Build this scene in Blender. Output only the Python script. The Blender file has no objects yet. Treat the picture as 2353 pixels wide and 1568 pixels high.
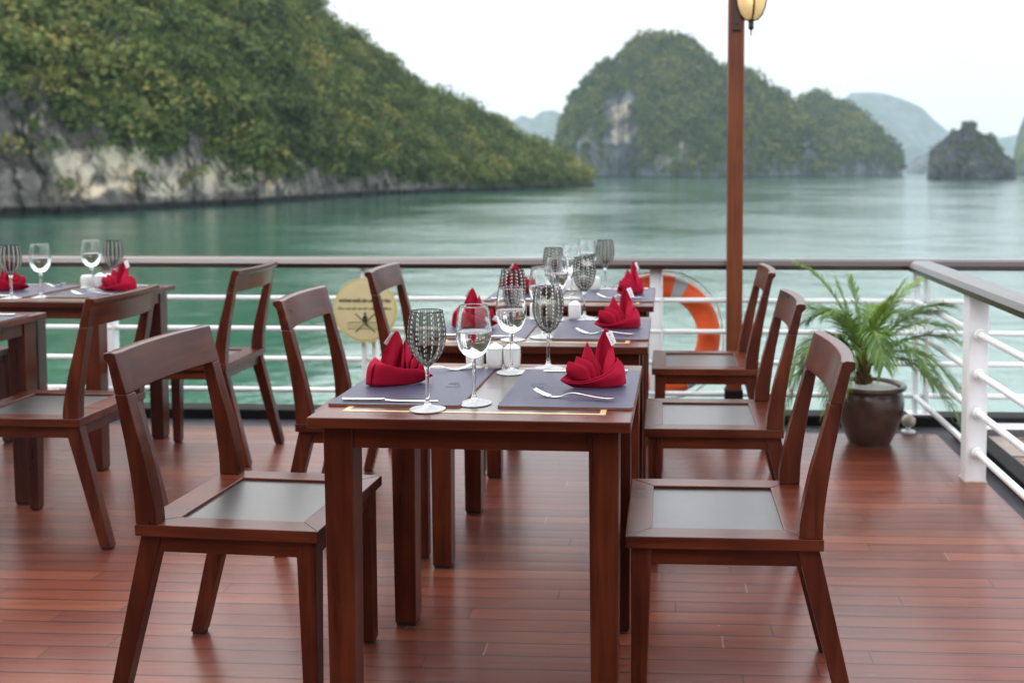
import bpy, bmesh, math, random
import numpy as np
from mathutils import Vector, Matrix
R = math.radians
random.seed(7); rng = np.random.default_rng(7)
SC = bpy.context.scene
COL = SC.collection

# ------------------------------------------------------------------ camera
cam = bpy.data.cameras.new("camera"); camo = bpy.data.objects.new("camera", cam); COL.objects.link(camo)
camo.location = (0, 0, 1.313)
camo.rotation_euler = (R(90 - 3.48), 0, R(2.63))
cam.lens = 35; cam.sensor_width = 36
cam.shift_x = -249 / 2352; cam.shift_y = -253 / 2352
cam.clip_start = 0.05; cam.clip_end = 20000
cam.dof.use_dof = True; cam.dof.focus_distance = 2.42; cam.dof.aperture_fstop = 3.2
SC.camera = camo

# ------------------------------------------------------------------ sky, sun, exposure
w = bpy.data.worlds.new("World"); SC.world = w; w.use_nodes = True
nt = w.node_tree; nt.nodes.clear()
out = nt.nodes.new("ShaderNodeOutputWorld")
sky = nt.nodes.new("ShaderNodeTexSky"); sky.sky_type = 'NISHITA'; sky.sun_disc = False
sky.sun_elevation = R(48); sky.sun_rotation = R(-35); sky.air_density = 1.0; sky.dust_density = 4.0
bgs = nt.nodes.new("ShaderNodeBackground"); bgs.inputs[1].default_value = 0.05
nt.links.new(sky.outputs[0], bgs.inputs[0])
bgc = nt.nodes.new("ShaderNodeBackground"); bgc.inputs[1].default_value = 1.0      # the cloud deck
tc = nt.nodes.new("ShaderNodeTexCoord"); sx = nt.nodes.new("ShaderNodeSeparateXYZ")
nt.links.new(tc.outputs["Generated"], sx.inputs[0])
cr = nt.nodes.new("ShaderNodeValToRGB"); nt.links.new(sx.outputs[2], cr.inputs[0])
cr.color_ramp.elements[0].position = 0.0; cr.color_ramp.elements[0].color = (.86, .88, .91, 1)
cr.color_ramp.elements[1].position = 1.0; cr.color_ramp.elements[1].color = (2.2, 2.23, 2.3, 1)
e = cr.color_ramp.elements.new(0.145); e.color = (.91, .92, .94, 1)
e = cr.color_ramp.elements.new(0.34); e.color = (2.05, 2.07, 2.10, 1)
nzc = nt.nodes.new("ShaderNodeTexNoise"); nzc.inputs["Scale"].default_value = 2.2; nzc.inputs["Detail"].default_value = 3
nt.links.new(tc.outputs["Generated"], nzc.inputs["Vector"])
mr = nt.nodes.new("ShaderNodeMapRange"); mr.inputs[1].default_value = .3; mr.inputs[2].default_value = .7
mr.inputs[3].default_value = .93; mr.inputs[4].default_value = 1.06
nt.links.new(nzc.outputs[0], mr.inputs[0])
mm = nt.nodes.new("ShaderNodeVectorMath"); mm.operation = 'SCALE'
nt.links.new(cr.outputs[0], mm.inputs[0]); nt.links.new(mr.outputs[0], mm.inputs["Scale"])
nt.links.new(mm.outputs[0], bgc.inputs[0])
add = nt.nodes.new("ShaderNodeAddShader")
nt.links.new(bgs.outputs[0], add.inputs[0]); nt.links.new(bgc.outputs[0], add.inputs[1])
nt.links.new(add.outputs[0], out.inputs[0])

sl = bpy.data.lights.new("sun", 'SUN'); sl.energy = 0.7; sl.angle = R(25); sl.color = (1, .97, .92)
so = bpy.data.objects.new("sun", sl); COL.objects.link(so); so.rotation_euler = (R(42), 0, R(-35 + 180 + 180))
SC.view_settings.view_transform = 'Standard'; SC.view_settings.look = 'None'
SC.view_settings.exposure = 0.0; SC.view_settings.gamma = 1.0
SC.render.engine = 'CYCLES'
cy = SC.cycles
cy.max_bounces = 12; cy.diffuse_bounces = 3; cy.glossy_bounces = 4; cy.transmission_bounces = 12
cy.transparent_max_bounces = 16; cy.volume_bounces = 1; cy.caustics_refractive = True; cy.caustics_reflective = False
cy.sample_clamp_indirect = 4; cy.blur_glossy = 0.5

# ------------------------------------------------------------------ helpers
def tag(o, label=None, cat=None, group=None, kind=None):
    if label: o['label'] = label
    if cat: o['category'] = cat
    if group: o['group'] = group
    if kind: o['kind'] = kind
    return o

def empty(name, loc=(0, 0, 0), rz=0.0, label=None, cat=None, group=None):
    o = bpy.data.objects.new(name, None); COL.objects.link(o)
    o.location = loc; o.rotation_euler = (0, 0, rz); o.empty_display_size = .05
    return tag(o, label, cat, group)

def copy_tree(o, parent=None):
    c = o.copy(); COL.objects.link(c); c.parent = parent
    for ch in list(o.children):
        copy_tree(ch, c)
    return c

class MB:
    def __init__(s): s.v = []; s.f = []; s.mi = []; s.cur = 0
    def add(s, vs, fs):
        n = len(s.v); s.v += [tuple(p) for p in vs]
        s.f += [tuple(i + n for i in q) for q in fs]; s.mi += [s.cur] * len(fs)
        return s
    def hexa(s, p):
        return s.add(p, [(0, 3, 2, 1), (4, 5, 6, 7), (0, 1, 5, 4), (1, 2, 6, 5), (2, 3, 7, 6), (3, 0, 4, 7)])
    def box(s, x0, x1, y0, y1, z0, z1):
        return s.hexa([(x0, y0, z0), (x1, y0, z0), (x1, y1, z0), (x0, y1, z0), (x0, y0, z1), (x1, y0, z1), (x1, y1, z1), (x0, y1, z1)])
    def prism_xz(s, poly, y0, y1):
        n = len(poly); vs = [(x, y0, z) for x, z in poly] + [(x, y1, z) for x, z in poly]
        fs = [tuple(range(n)), tuple(range(2 * n - 1, n - 1, -1))]
        fs += [(i, i + n, (i + 1) % n + n, (i + 1) % n) for i in range(n)]
        return s.add(vs, fs)
    def prism_xy(s, poly, z0, z1):
        n = len(poly); vs = [(x, y, z0) for x, y in poly] + [(x, y, z1) for x, y in poly]
        fs = [tuple(range(n - 1, -1, -1)), tuple(range(n, 2 * n))]
        fs += [(i, (i + 1) % n, (i + 1) % n + n, i + n) for i in range(n)]
        return s.add(vs, fs)
    def lathe(s, prof, n=32, c=(0, 0, 0)):
        vs = []; fs = []; m = len(prof)
        for r, z in prof:
            for k in range(n):
                a = 2 * math.pi * k / n; vs.append((c[0] + r * math.cos(a), c[1] + r * math.sin(a), c[2] + z))
        for j in range(m - 1):
            for k in range(n):
                k2 = (k + 1) % n
                fs.append((j * n + k, j * n + k2, (j + 1) * n + k2, (j + 1) * n + k))
        return s.add(vs, fs)
    def tube(s, path, r, n=10, cap=True):
        P = [Vector(p) for p in path]; m = len(P); rs = r if isinstance(r, (list, tuple)) else [r] * m
        vs = []; fs = []; up = Vector((0, 0, 1)); prev = None
        for i, p in enumerate(P):
            t = (P[min(i + 1, m - 1)] - P[max(i - 1, 0)]).normalized()
            if prev is None:
                a = t.cross(up)
                if a.length < 1e-3: a = t.cross(Vector((1, 0, 0)))
                a.normalize()
            else:
                a = prev - t * prev.dot(t); a.normalize()
            prev = a; b = t.cross(a)
            for k in range(n):
                th = 2 * math.pi * k / n; vs.append(p + (a * math.cos(th) + b * math.sin(th)) * rs[i])
        for i in range(m - 1):
            for k in range(n):
                k2 = (k + 1) % n; fs.append((i * n + k, i * n + k2, (i + 1) * n + k2, (i + 1) * n + k))
        if cap: fs += [tuple(range(n - 1, -1, -1)), tuple(range((m - 1) * n, m * n))]
        return s.add(vs, fs)
    def grid(s, rows):
        m = len(rows); n = len(rows[0]); vs = [p for r_ in rows for p in r_]
        fs = [(i * n + j, i * n + j + 1, (i + 1) * n + j + 1, (i + 1) * n + j) for i in range(m - 1) for j in range(n - 1)]
        return s.add(vs, fs)
    def build(s, name, mats, parent=None, smooth=False, bevel=0.0, seg=2, solid=0.0, subd=0, auto=None):
        me = bpy.data.meshes.new(name); me.from_pydata(s.v, [], s.f)
        if not isinstance(mats, (list, tuple)): mats = [mats]
        for m in mats: me.materials.append(m)
        if len(mats) > 1: me.polygons.foreach_set("material_index", s.mi)
        bm = bmesh.new(); bm.from_mesh(me); bmesh.ops.recalc_face_normals(bm, faces=bm.faces); bm.to_mesh(me); bm.free()
        if smooth: me.polygons.foreach_set("use_smooth", [True] * len(me.polygons))
        if auto: me.set_sharp_from_angle(angle=R(auto))
        o = bpy.data.objects.new(name, me); COL.objects.link(o); o.parent = parent
        if solid:
            md = o.modifiers.new("solid", 'SOLIDIFY'); md.thickness = solid; md.offset = 0
        if subd:
            md = o.modifiers.new("sub", 'SUBSURF'); md.levels = subd; md.render_levels = subd
        if bevel:
            md = o.modifiers.new("bevel", 'BEVEL'); md.width = bevel; md.segments = seg; md.limit_method = 'ANGLE'; md.angle_limit = R(40)
            md.harden_normals = False
        return o

# --- material helpers
def mat(name):
    m = bpy.data.materials.new(name); m.use_nodes = True
    b = m.node_tree.nodes["Principled BSDF"]; return m, m.node_tree, b
def setb(b, col=None, rough=None, metal=None, spec=None, trans=None, ior=None, coat=None, coatr=None):
    if col is not None: b.inputs["Base Color"].default_value = (*col, 1)
    if rough is not None: b.inputs["Roughness"].default_value = rough
    if metal is not None: b.inputs["Metallic"].default_value = metal
    if spec is not None: b.inputs["Specular IOR Level"].default_value = spec
    if trans is not None: b.inputs["Transmission Weight"].default_value = trans
    if ior is not None: b.inputs["IOR"].default_value = ior
    if coat is not None: b.inputs["Coat Weight"].default_value = coat
    if coatr is not None: b.inputs["Coat Roughness"].default_value = coatr
def N(t, kind, **kw):
    n = t.nodes.new(kind)
    for k, v in kw.items():
        if hasattr(n, k): setattr(n, k, v)
        else: n.inputs[k.replace('_', ' ')].default_value = v
    return n
def ramp(t, fac, stops):
    r = t.nodes.new("ShaderNodeValToRGB"); el = r.color_ramp.elements
    while len(el) > 1: el.remove(el[-1])
    el[0].position = stops[0][0]; el[0].color = (*stops[0][1], 1)
    for p, c in stops[1:]:
        e_ = el.new(p); e_.color = (*c, 1)
    t.links.new(fac, r.inputs[0]); return r
def maths(t, op, a, b=None, c=None):
    n = t.nodes.new("ShaderNodeMath"); n.operation = op
    for i, x in enumerate((a, b, c)):
        if x is None: continue
        if isinstance(x, (int, float)): n.inputs[i].default_value = x
        else: t.links.new(x, n.inputs[i])
    return n.outputs[0]
def mixc(t, fac, a, b, mode='MIX'):
    n = t.nodes.new("ShaderNodeMix"); n.data_type = 'RGBA'; n.blend_type = mode
    for sock, x in ((n.inputs[0], fac), (n.inputs[6], a), (n.inputs[7], b)):
        if isinstance(x, (int, float)): sock.default_value = x
        elif isinstance(x, tuple): sock.default_value = (*x, 1)
        else: t.links.new(x, sock)
    return n.outputs[2]
def mapping(t, scale, src="Object"):
    tc = t.nodes.new("ShaderNodeTexCoord"); mp = t.nodes.new("ShaderNodeMapping"); mp.inputs["Scale"].default_value = scale
    t.links.new(tc.outputs[src], mp.inputs[0]); return mp.outputs[0]
def bump(t, b, h, strength, dist=0.001):
    n = t.nodes.new("ShaderNodeBump"); n.inputs["Strength"].default_value = strength; n.inputs["Distance"].default_value = dist
    t.links.new(h, n.inputs["Height"]); t.links.new(n.outputs[0], b.inputs["Normal"])

def wood(name, axis, dark, mid, light, rough=.30, coat=.12):
    m, t, b = mat(name)
    s = [34, 34, 34]; s[axis] = 2.2
    oi = t.nodes.new("ShaderNodeObjectInfo")
    mp = mapping(t, tuple(s))
    ad = t.nodes.new("ShaderNodeVectorMath"); ad.operation = 'MULTIPLY_ADD'
    t.links.new(oi.outputs["Random"], ad.inputs[0]); ad.inputs[1].default_value = (37, 53, 29); t.links.new(mp, ad.inputs[2])
    n1 = N(t, "ShaderNodeTexNoise", Scale=1.0, Detail=5.0, Roughness=.62, Distortion=.35); t.links.new(ad.outputs[0], n1.inputs["Vector"])
    mp2 = mapping(t, (5, 5, 5)); n2 = N(t, "ShaderNodeTexNoise", Scale=1.0, Detail=2.0); t.links.new(mp2, n2.inputs["Vector"])
    f = maths(t, 'ADD', maths(t, 'MULTIPLY', n1.outputs[0], .65), maths(t, 'MULTIPLY', n2.outputs[0], .35))
    r = ramp(t, f, [(.32, dark), (.5, mid), (.68, light)])
    v = maths(t, 'MULTIPLY_ADD', oi.outputs["Random"], .35, .84)
    sc = t.nodes.new("ShaderNodeVectorMath"); sc.operation = 'SCALE'; t.links.new(r.outputs[0], sc.inputs[0]); t.links.new(v, sc.inputs["Scale"])
    t.links.new(sc.outputs[0], b.inputs["Base Color"])
    setb(b, rough=rough, coat=coat, coatr=.18, spec=.4)
    rr = maths(t, 'MULTIPLY_ADD', n1.outputs[0], .16, rough - .08); t.links.new(rr, b.inputs["Roughness"])
    bump(t, b, n1.outputs[0], .12, .0006)
    return m
DK, MD, LT = (.026, .0048, .0026), (.070, .0135, .0060), (.130, .029, .0100)
W = [wood("mahogany_x", 0, DK, MD, LT), wood("mahogany_y", 1, DK, MD, LT), wood("mahogany_z", 2, DK, MD, LT)]
Wpole = wood("pole_teak", 2, (.055, .014, .005), (.125, .032, .010), (.18, .050, .015), rough=.42, coat=.05)
Wrail = wood("handrail_wood_x", 0, (.016, .005, .004), (.028, .009, .007), (.042, .014, .011), rough=.30, coat=.9)
Wraily = wood("handrail_wood_y", 1, (.018, .010, .008), (.03, .016, .013), (.045, .024, .02), rough=.34, coat=.5)

def simple(name, col, rough=.5, metal=0.0, spec=.5, noise=0.0, nscale=8.0, coat=0.0, coatr=.1, bmp=0.0, bscale=60.0):
    m, t, b = mat(name); setb(b, col, rough, metal, spec, coat=coat, coatr=coatr)
    if noise:
        n = N(t, "ShaderNodeTexNoise", Scale=nscale, Detail=4.0); t.links.new(mapping(t, (1, 1, 1)), n.inputs["Vector"])
        lo = tuple(c * (1 - noise) for c in col); hi = tuple(min(1, c * (1 + noise)) for c in col)
        r = ramp(t, n.outputs[0], [(.3, lo), (.7, hi)]); t.links.new(r.outputs[0], b.inputs["Base Color"])
    if bmp:
        n = N(t, "ShaderNodeTexNoise", Scale=bscale, Detail=4.0); t.links.new(mapping(t, (1, 1, 1)), n.inputs["Vector"])
        bump(t, b, n.outputs[0], bmp, .002)
    return m
M_panel = simple("seat_panel_black", (.030, .028, .028), .38, noise=.3, nscale=20, coat=.7, coatr=.30)
M_panel.node_tree.nodes["Principled BSDF"].inputs["Coat IOR"].default_value = 1.55
M_rubber = simple("rubber", (.012, .012, .012), .7)
M_white = simple("white_paint", (.84, .85, .86), .38, noise=.05, nscale=9, coat=.15)
M_inlay = simple("pale_inlay", (.50, .36, .17), .4, noise=.2, nscale=60, coat=.3)
M_leather = simple("navy_leather", (.048, .050, .088), .46, noise=.12, nscale=30, bmp=.25, bscale=420, spec=.45)
M_hide = simple("tan_hide_edge", (.34, .095, .03), .7, noise=.2, nscale=90)
M_emb = simple("navy_leather_pressed", (.040, .042, .076), .45, bmp=.1)
M_steel = simple("polished_steel", (.78, .77, .74), .14, metal=1.0)
M_porc = simple("white_porcelain", (.78, .78, .76), .16, coat=.4)
M_black = simple("black_paint", (.008, .007, .008), .7, spec=.2, noise=.4, nscale=6)
M_gut = simple("gutter_grey", (.040, .038, .044), .6, noise=.35, nscale=7, bmp=.2)
M_tag = simple("label_cloth", (.78, .76, .80), .8)
M_ink = simple("label_ink", (.22, .24, .32), .8)
M_inky = simple("label_yellow_ink", (.72, .52, .16), .8)
M_olive = simple("sign_olive_ink", (.13, .15, .06), .7)
M_dark = simple("sign_dark_ink", (.02, .025, .02), .7)
M_sign = simple("sign_cream", (.62, .54, .30), .5, noise=.05, nscale=12)
M_signrim = simple("sign_rim", (.56, .50, .22), .5)
M_pot = simple("brown_glazed_pot", (.078, .042, .034), .36, noise=.3, nscale=14, coat=.4, coatr=.2, bmp=.15, bscale=18)
M_stone = simple("white_pebbles", (.85, .85, .83), .8, noise=.12, nscale=70)
M_orange = simple("orange_buoy", (.82, .115, .022), .5, noise=.08, nscale=14, bmp=.1)
M_silver = simple("reflective_tape", (.40, .41, .42), .45)
M_rope = simple("white_rope", (.7, .69, .66), .8)
M_bronze = simple("dark_bronze", (.035, .022, .016), .35, metal=.7)
M_pepper = simple("shaker_holes", (.05, .05, .05), .6)

# napkin cloth
M_nap, t, b = mat("crimson_cloth")
nz = N(t, "ShaderNodeTexNoise", Scale=9.0, Detail=3.0); t.links.new(mapping(t, (1, 1, 1)), nz.inputs["Vector"])
r_ = ramp(t, nz.outputs[0], [(.3, (.31, .002, .021)), (.7, (.44, .004, .033))]); t.links.new(r_.outputs[0], b.inputs["Base Color"])
setb(b, rough=.78, spec=.2); b.inputs["Sheen Weight"].default_value = .25; b.inputs["Sheen Roughness"].default_value = .4
b.inputs["Sheen Tint"].default_value = (1, .1, .3, 1)
wv = N(t, "ShaderNodeTexNoise", Scale=900.0, Detail=1.0); t.links.new(mapping(t, (1, 1, 1)), wv.inputs["Vector"]); bump(t, b, wv.outputs[0], .35, .0006)

# glass
def glass(name, ior=1.46, col=(1, 1, 1)):
    m, t, b = mat(name); t.nodes.remove(b); g = N(t, "ShaderNodeBsdfGlass"); g.inputs["IOR"].default_value = ior
    g.inputs["Roughness"].default_value = 0.0; g.inputs["Color"].default_value = (*col, 1)
    t.links.new(g.outputs[0], t.nodes["Material Output"].inputs[0]); return m
M_glass = glass("clear_glass")
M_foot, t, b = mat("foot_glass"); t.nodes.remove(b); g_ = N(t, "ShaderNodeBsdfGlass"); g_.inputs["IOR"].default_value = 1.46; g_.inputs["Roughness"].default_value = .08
d_ = t.nodes.new("ShaderNodeBsdfDiffuse"); d_.inputs[0].default_value = (.85, .86, .87, 1); m_ = t.nodes.new("ShaderNodeMixShader"); m_.inputs[0].default_value = .34  # white diffuse share paints in caustic and sky brightness of the foot, plus scratches
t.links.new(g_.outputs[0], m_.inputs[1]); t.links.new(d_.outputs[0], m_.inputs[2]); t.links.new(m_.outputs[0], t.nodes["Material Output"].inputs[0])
M_glass2 = M_glass; M_water_in = glass("drinking_water", 1.33)
# smoky bowl: stripes of grey glass with white enamel dashes
M_smoke, t, b = mat("smoky_dotted_glass"); t.nodes.remove(b)
tc_ = t.nodes.new("ShaderNodeTexCoord"); sp = t.nodes.new("ShaderNodeSeparateXYZ"); t.links.new(tc_.outputs["Object"], sp.inputs[0])
ang = maths(t, 'MULTIPLY', maths(t, 'ARCTAN2', sp.outputs[1], sp.outputs[0]), 15 / (2 * math.pi))
fa = maths(t, 'ABSOLUTE', maths(t, 'SUBTRACT', maths(t, 'FRACT', maths(t, 'ADD', ang, 100.0)), .5))        # 0 mid column .. .5
row = maths(t, 'ADD', maths(t, 'MULTIPLY', sp.outputs[2], 1 / .0112), maths(t, 'MULTIPLY', maths(t, 'SINE', maths(t, 'FLOOR', ang)), 2.0))
fz = maths(t, 'ABSOLUTE', maths(t, 'SUBTRACT', maths(t, 'FRACT', row), .5))
ell = maths(t, 'ADD', maths(t, 'POWER', maths(t, 'DIVIDE', fa, .088), 2.0), maths(t, 'POWER', maths(t, 'DIVIDE', fz, .31), 2.0))
dot = maths(t, 'LESS_THAN', ell, 1.0)
stripe = maths(t, 'SINE', maths(t, 'MULTIPLY', ang, 2 * math.pi * 3))
fc_ = t.nodes.new('ShaderNodeLayerWeight'); fc_.inputs[0].default_value = .35
edge_ = maths(t, 'SUBTRACT', 1.0, maths(t, 'MULTIPLY', fc_.outputs['Facing'], .50))
low = t.nodes.new("ShaderNodeMapRange"); t.links.new(sp.outputs[2], low.inputs[0])
low.inputs[1].default_value = .105; low.inputs[2].default_value = .150; low.inputs[3].default_value = .03; low.inputs[4].default_value = .66
tr = maths(t, 'MULTIPLY', maths(t, 'MULTIPLY', low.outputs[0], edge_), maths(t, 'MULTIPLY_ADD', stripe, .16, .84))
cb = t.nodes.new("ShaderNodeCombineColor"); t.links.new(tr, cb.inputs[0]); t.links.new(maths(t, 'MULTIPLY', tr, .985), cb.inputs[1]); t.links.new(maths(t, 'MULTIPLY', tr, .93), cb.inputs[2])
tb = t.nodes.new("ShaderNodeBsdfTransparent"); t.links.new(cb.outputs[0], tb.inputs[0])
gb = t.nodes.new("ShaderNodeBsdfGlossy"); gb.inputs["Roughness"].default_value = .04; gb.inputs["Color"].default_value = (.9, .9, .9, 1)
lw = t.nodes.new("ShaderNodeFresnel"); lw.inputs[0].default_value = 1.5
mx = t.nodes.new("ShaderNodeMixShader"); t.links.new(maths(t, 'MULTIPLY', lw.outputs[0], .5), mx.inputs[0]); t.links.new(tb.outputs[0], mx.inputs[1]); t.links.new(gb.outputs[0], mx.inputs[2])
db = t.nodes.new("ShaderNodeBsdfPrincipled"); setb(db, (.85, .85, .85), .3)
mx2 = t.nodes.new("ShaderNodeMixShader"); t.links.new(dot, mx2.inputs[0]); t.links.new(mx.outputs[0], mx2.inputs[1])
tl_ = t.nodes.new("ShaderNodeBsdfTranslucent"); tl_.inputs[0].default_value = (.9, .9, .9, 1); md_ = t.nodes.new("ShaderNodeMixShader"); md_.inputs[0].default_value = .5
t.links.new(db.outputs[0], md_.inputs[1]); t.links.new(tl_.outputs[0], md_.inputs[2]); t.links.new(md_.outputs[0], mx2.inputs[2])
t.links.new(mx2.outputs[0], t.nodes["Material Output"].inputs[0])

# palm greens
def leafmat(name, a, b_, c):
    m, t, b = mat(name); n = N(t, "ShaderNodeTexNoise", Scale=14.0, Detail=2.0); t.links.new(mapping(t, (1, 1, 1)), n.inputs["Vector"])
    r = ramp(t, n.outputs[0], [(.3, a), (.5, b_), (.72, c)]); t.links.new(r.outputs[0], b.inputs["Base Color"]); setb(b, rough=.42)
    tl = t.nodes.new("ShaderNodeBsdfTranslucent"); t.links.new(r.outputs[0], tl.inputs[0]); mx = t.nodes.new("ShaderNodeMixShader"); mx.inputs[0].default_value = .3
    o_ = t.nodes["Material Output"]; t.links.new(b.outputs[0], mx.inputs[1]); t.links.new(tl.outputs[0], mx.inputs[2]); t.links.new(mx.outputs[0], o_.inputs[0]); return m
M_leaf = leafmat("palm_leaf", (.07, .145, .030), (.12, .23, .042), (.20, .33, .06))
M_leaf2 = leafmat("palm_leaf_young", (.13, .23, .035), (.19, .31, .045), (.27, .40, .06))
M_stem = simple("palm_petiole", (.20, .24, .05), .5, noise=.3, nscale=20)
M_trunk = simple("palm_fibre", (.13, .075, .03), .9, noise=.5, nscale=60, bmp=.6)

# ------------------------------------------------------------------ DECK (setting)
M_deck, t, b = mat("red_deck_planks")
tc_ = t.nodes.new("ShaderNodeTexCoord"); sp = t.nodes.new("ShaderNodeSeparateXYZ"); t.links.new(tc_.outputs["Object"], sp.inputs[0])
PW = .0725
ry = maths(t, 'DIVIDE', sp.outputs[1], PW); rowi = maths(t, 'FLOOR', ry)
wn1 = t.nodes.new("ShaderNodeTexWhiteNoise"); wn1.noise_dimensions = '1D'; t.links.new(rowi, wn1.inputs["W"])
rx = maths(t, 'DIVIDE', maths(t, 'ADD', sp.outputs[0], maths(t, 'MULTIPLY', wn1.outputs[0], 7.0)), 1.05); coli = maths(t, 'FLOOR', rx)
cv = t.nodes.new("ShaderNodeCombineXYZ"); t.links.new(rowi, cv.inputs[0]); t.links.new(coli, cv.inputs[1])
wn2 = t.nodes.new("ShaderNodeTexWhiteNoise"); wn2.noise_dimensions = '2D'; t.links.new(cv.outputs[0], wn2.inputs["Vector"])
pc = ramp(t, wn2.outputs[0], [(0, (.130, .030, .018)), (.25, (.190, .045, .024)), (.45, (.145, .034, .021)), (.62, (.205, .052, .027)), (.8, (.165, .038, .021)), (.93, (.25, .070, .034)), (1, (.105, .026, .018))])
gv = t.nodes.new("ShaderNodeVectorMath"); gv.operation = 'MULTIPLY_ADD'; t.links.new(tc_.outputs["Object"], gv.inputs[0]); gv.inputs[1].default_value = (3.0, 60, 1)
t.links.new(wn2.outputs["Color"], gv.inputs[2])
sc_ = t.nodes.new("ShaderNodeVectorMath"); sc_.operation = 'SCALE'; sc_.inputs["Scale"].default_value = 40.0; t.links.new(wn2.outputs["Color"], sc_.inputs[0]); t.links.new(sc_.outputs[0], gv.inputs[2])
gn = N(t, "ShaderNodeTexNoise", Scale=1.0, Detail=6.0, Roughness=.65, Distortion=.5); t.links.new(gv.outputs[0], gn.inputs["Vector"])
gr = ramp(t, gn.outputs[0], [(.28, (.62, .60, .60)), (.5, (1, 1, 1)), (.75, (1.2, 1.22, 1.22))])
c1 = mixc(t, 1.0, pc.outputs[0], gr.outputs[0], 'MULTIPLY')
ws = N(t, "ShaderNodeTexNoise", Scale=1.3, Detail=1.5, Roughness=.5); t.links.new(tc_.outputs["Object"], ws.inputs["Vector"])
wr = ramp(t, ws.outputs[0], [(.35, (.72, .70, .72)), (.6, (1.05, 1.05, 1.05))]); c2 = mixc(t, 1.0, c1, wr.outputs[0], 'MULTIPLY')
fy = maths(t, 'FRACT', ry); fx = maths(t, 'FRACT', rx)
gap = maths(t, 'LESS_THAN', maths(t, 'MINIMUM', fy, maths(t, 'SUBTRACT', 1.0, fy)), .040)
jnt = maths(t, 'LESS_THAN', fx, .0034)
putty = maths(t, 'MULTIPLY', jnt, maths(t, 'GREATER_THAN', wn2.outputs[0], .72))
c3 = mixc(t, maths(t, 'MULTIPLY', maths(t, 'MAXIMUM', gap, jnt), .9), c2, (.018, .008, .007))
c4 = mixc(t, maths(t, 'MULTIPLY', putty, .55), c3, (.38, .30, .30))
sv = t.nodes.new("ShaderNodeMapping"); sv.inputs["Scale"].default_value = (5, 16, 1); sv.inputs["Rotation"].default_value = (0, 0, .4); t.links.new(tc_.outputs["Object"], sv.inputs[0])
sn = N(t, "ShaderNodeTexNoise", Scale=1.0, Detail=8.0, Roughness=.72); t.links.new(sv.outputs[0], sn.inputs["Vector"])
sf = t.nodes.new("ShaderNodeMapRange"); t.links.new(sn.outputs[0], sf.inputs[0]); sf.inputs[1].default_value = .60; sf.inputs[2].default_value = .78; sf.inputs[4].default_value = .30
c5 = mixc(t, sf.outputs[0], c4, (.34, .24, .21))
sp2 = N(t, "ShaderNodeTexVoronoi", Scale=5.5); t.links.new(tc_.outputs["Object"], sp2.inputs["Vector"])
spk = maths(t, 'MULTIPLY', maths(t, 'LESS_THAN', sp2.outputs[0], .018), .55); c6 = mixc(t, spk, c5, (.45, .40, .37))
dk_ = N(t, "ShaderNodeTexVoronoi", Scale=2.3); t.links.new(sv.outputs[0], dk_.inputs["Vector"])
kn = maths(t, 'MULTIPLY', maths(t, 'LESS_THAN', dk_.outputs[0], .05), .6); c4 = mixc(t, kn, c6, (.03, .015, .012))
t.links.new(c4, b.inputs["Base Color"]); setb(b, spec=.5, coat=.20, coatr=.2)
rg = t.nodes.new("ShaderNodeMapRange"); t.links.new(ws.outputs[0], rg.inputs[0]); rg.inputs[1].default_value = .2; rg.inputs[2].default_value = .8; rg.inputs[3].default_value = .31; rg.inputs[4].default_value = .37
t.links.new(rg.outputs[0], b.inputs["Roughness"])
# every plank cupped and tilted a hair: breaks the reflection into strips
cup = maths(t, 'MULTIPLY', maths(t, 'POWER', maths(t, 'ABSOLUTE', maths(t, 'SUBTRACT', fy, .5)), 3.0), -3.5)
hh = maths(t, 'ADD', maths(t, 'ADD', cup, maths(t, 'MULTIPLY', wn2.outputs[0], .25)), maths(t, 'MULTIPLY', gn.outputs[0], .10)); hh = maths(t, 'SUBTRACT', hh, maths(t, 'MULTIPLY', gap, .6))
bump(t, b, hh, .45, .0025)

mb = MB(); mb.box(-7, 1.352, -2.5, 4.965, -.06, 0); deck = mb.build("deck", M_deck)
tag(deck, "red brown varnished plank deck under the tables", kind="structure")
mb = MB(); mb.box(-7, 1.44, 4.966, 5.17, -.10, -.016); mb.box(1.353, 1.44, -2.5, 4.964, -.10, -.016)

tag(mb.build("gutter", M_gut), "dark grey drain channel along the deck edge", kind="structure")
mb = MB(); mb.box(-7, 4.5, 5.171, 5.31, -.25, .036)
tag(mb.build("deck_kerb", M_black, bevel=.006), "black painted bulwark strip behind the drain channel", kind="structure")
mb = MB(); mb.box(1.441, 1.53, -2.5, 4.99, -.25, .058)
tag(mb.build("side_kerb", M_black, bevel=.006), "black painted strip along the side of the deck", kind="structure")
# hull below and the lower ledge beyond the side rail
M_hull = simple("hull_white", (.45, .45, .44), .5, noise=.15, nscale=2)
mb = MB(); mb.box(-7, 1.53, -2.5, 5.30, -3.2, -.252)
tag(mb.build("ship_hull", M_hull), "white ship side below the deck", kind="structure")
M_ledge = simple("speckled_ledge", (.20, .15, .12), .75, noise=.85, nscale=45)
M_beige = simple("beige_panel", (.34, .28, .24), .6, noise=.1)
M_greyb = simple("grey_beam", (.11, .11, .12), .5, noise=.2)
mb = MB(); mb.box(1.531, 4.4, -1.0, 5.06, -.24, -.034); tag(mb.build("side_ledge", M_ledge), "brown speckled ledge below the side rail", kind="structure")
mb = MB(); mb.box(1.54, 4.4, 5.063, 5.168, -.24, .0015); tag(mb.build("ledge_beam", M_greyb, bevel=.01), "grey beam at the end of the ledge", kind="structure")
mb = MB(); mb.box(1.54, 4.4, 5.058, 5.168, .002, .011); tag(mb.build("ledge_trim", M_white, bevel=.004), "white trim strip on the grey beam", kind="structure")
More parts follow.
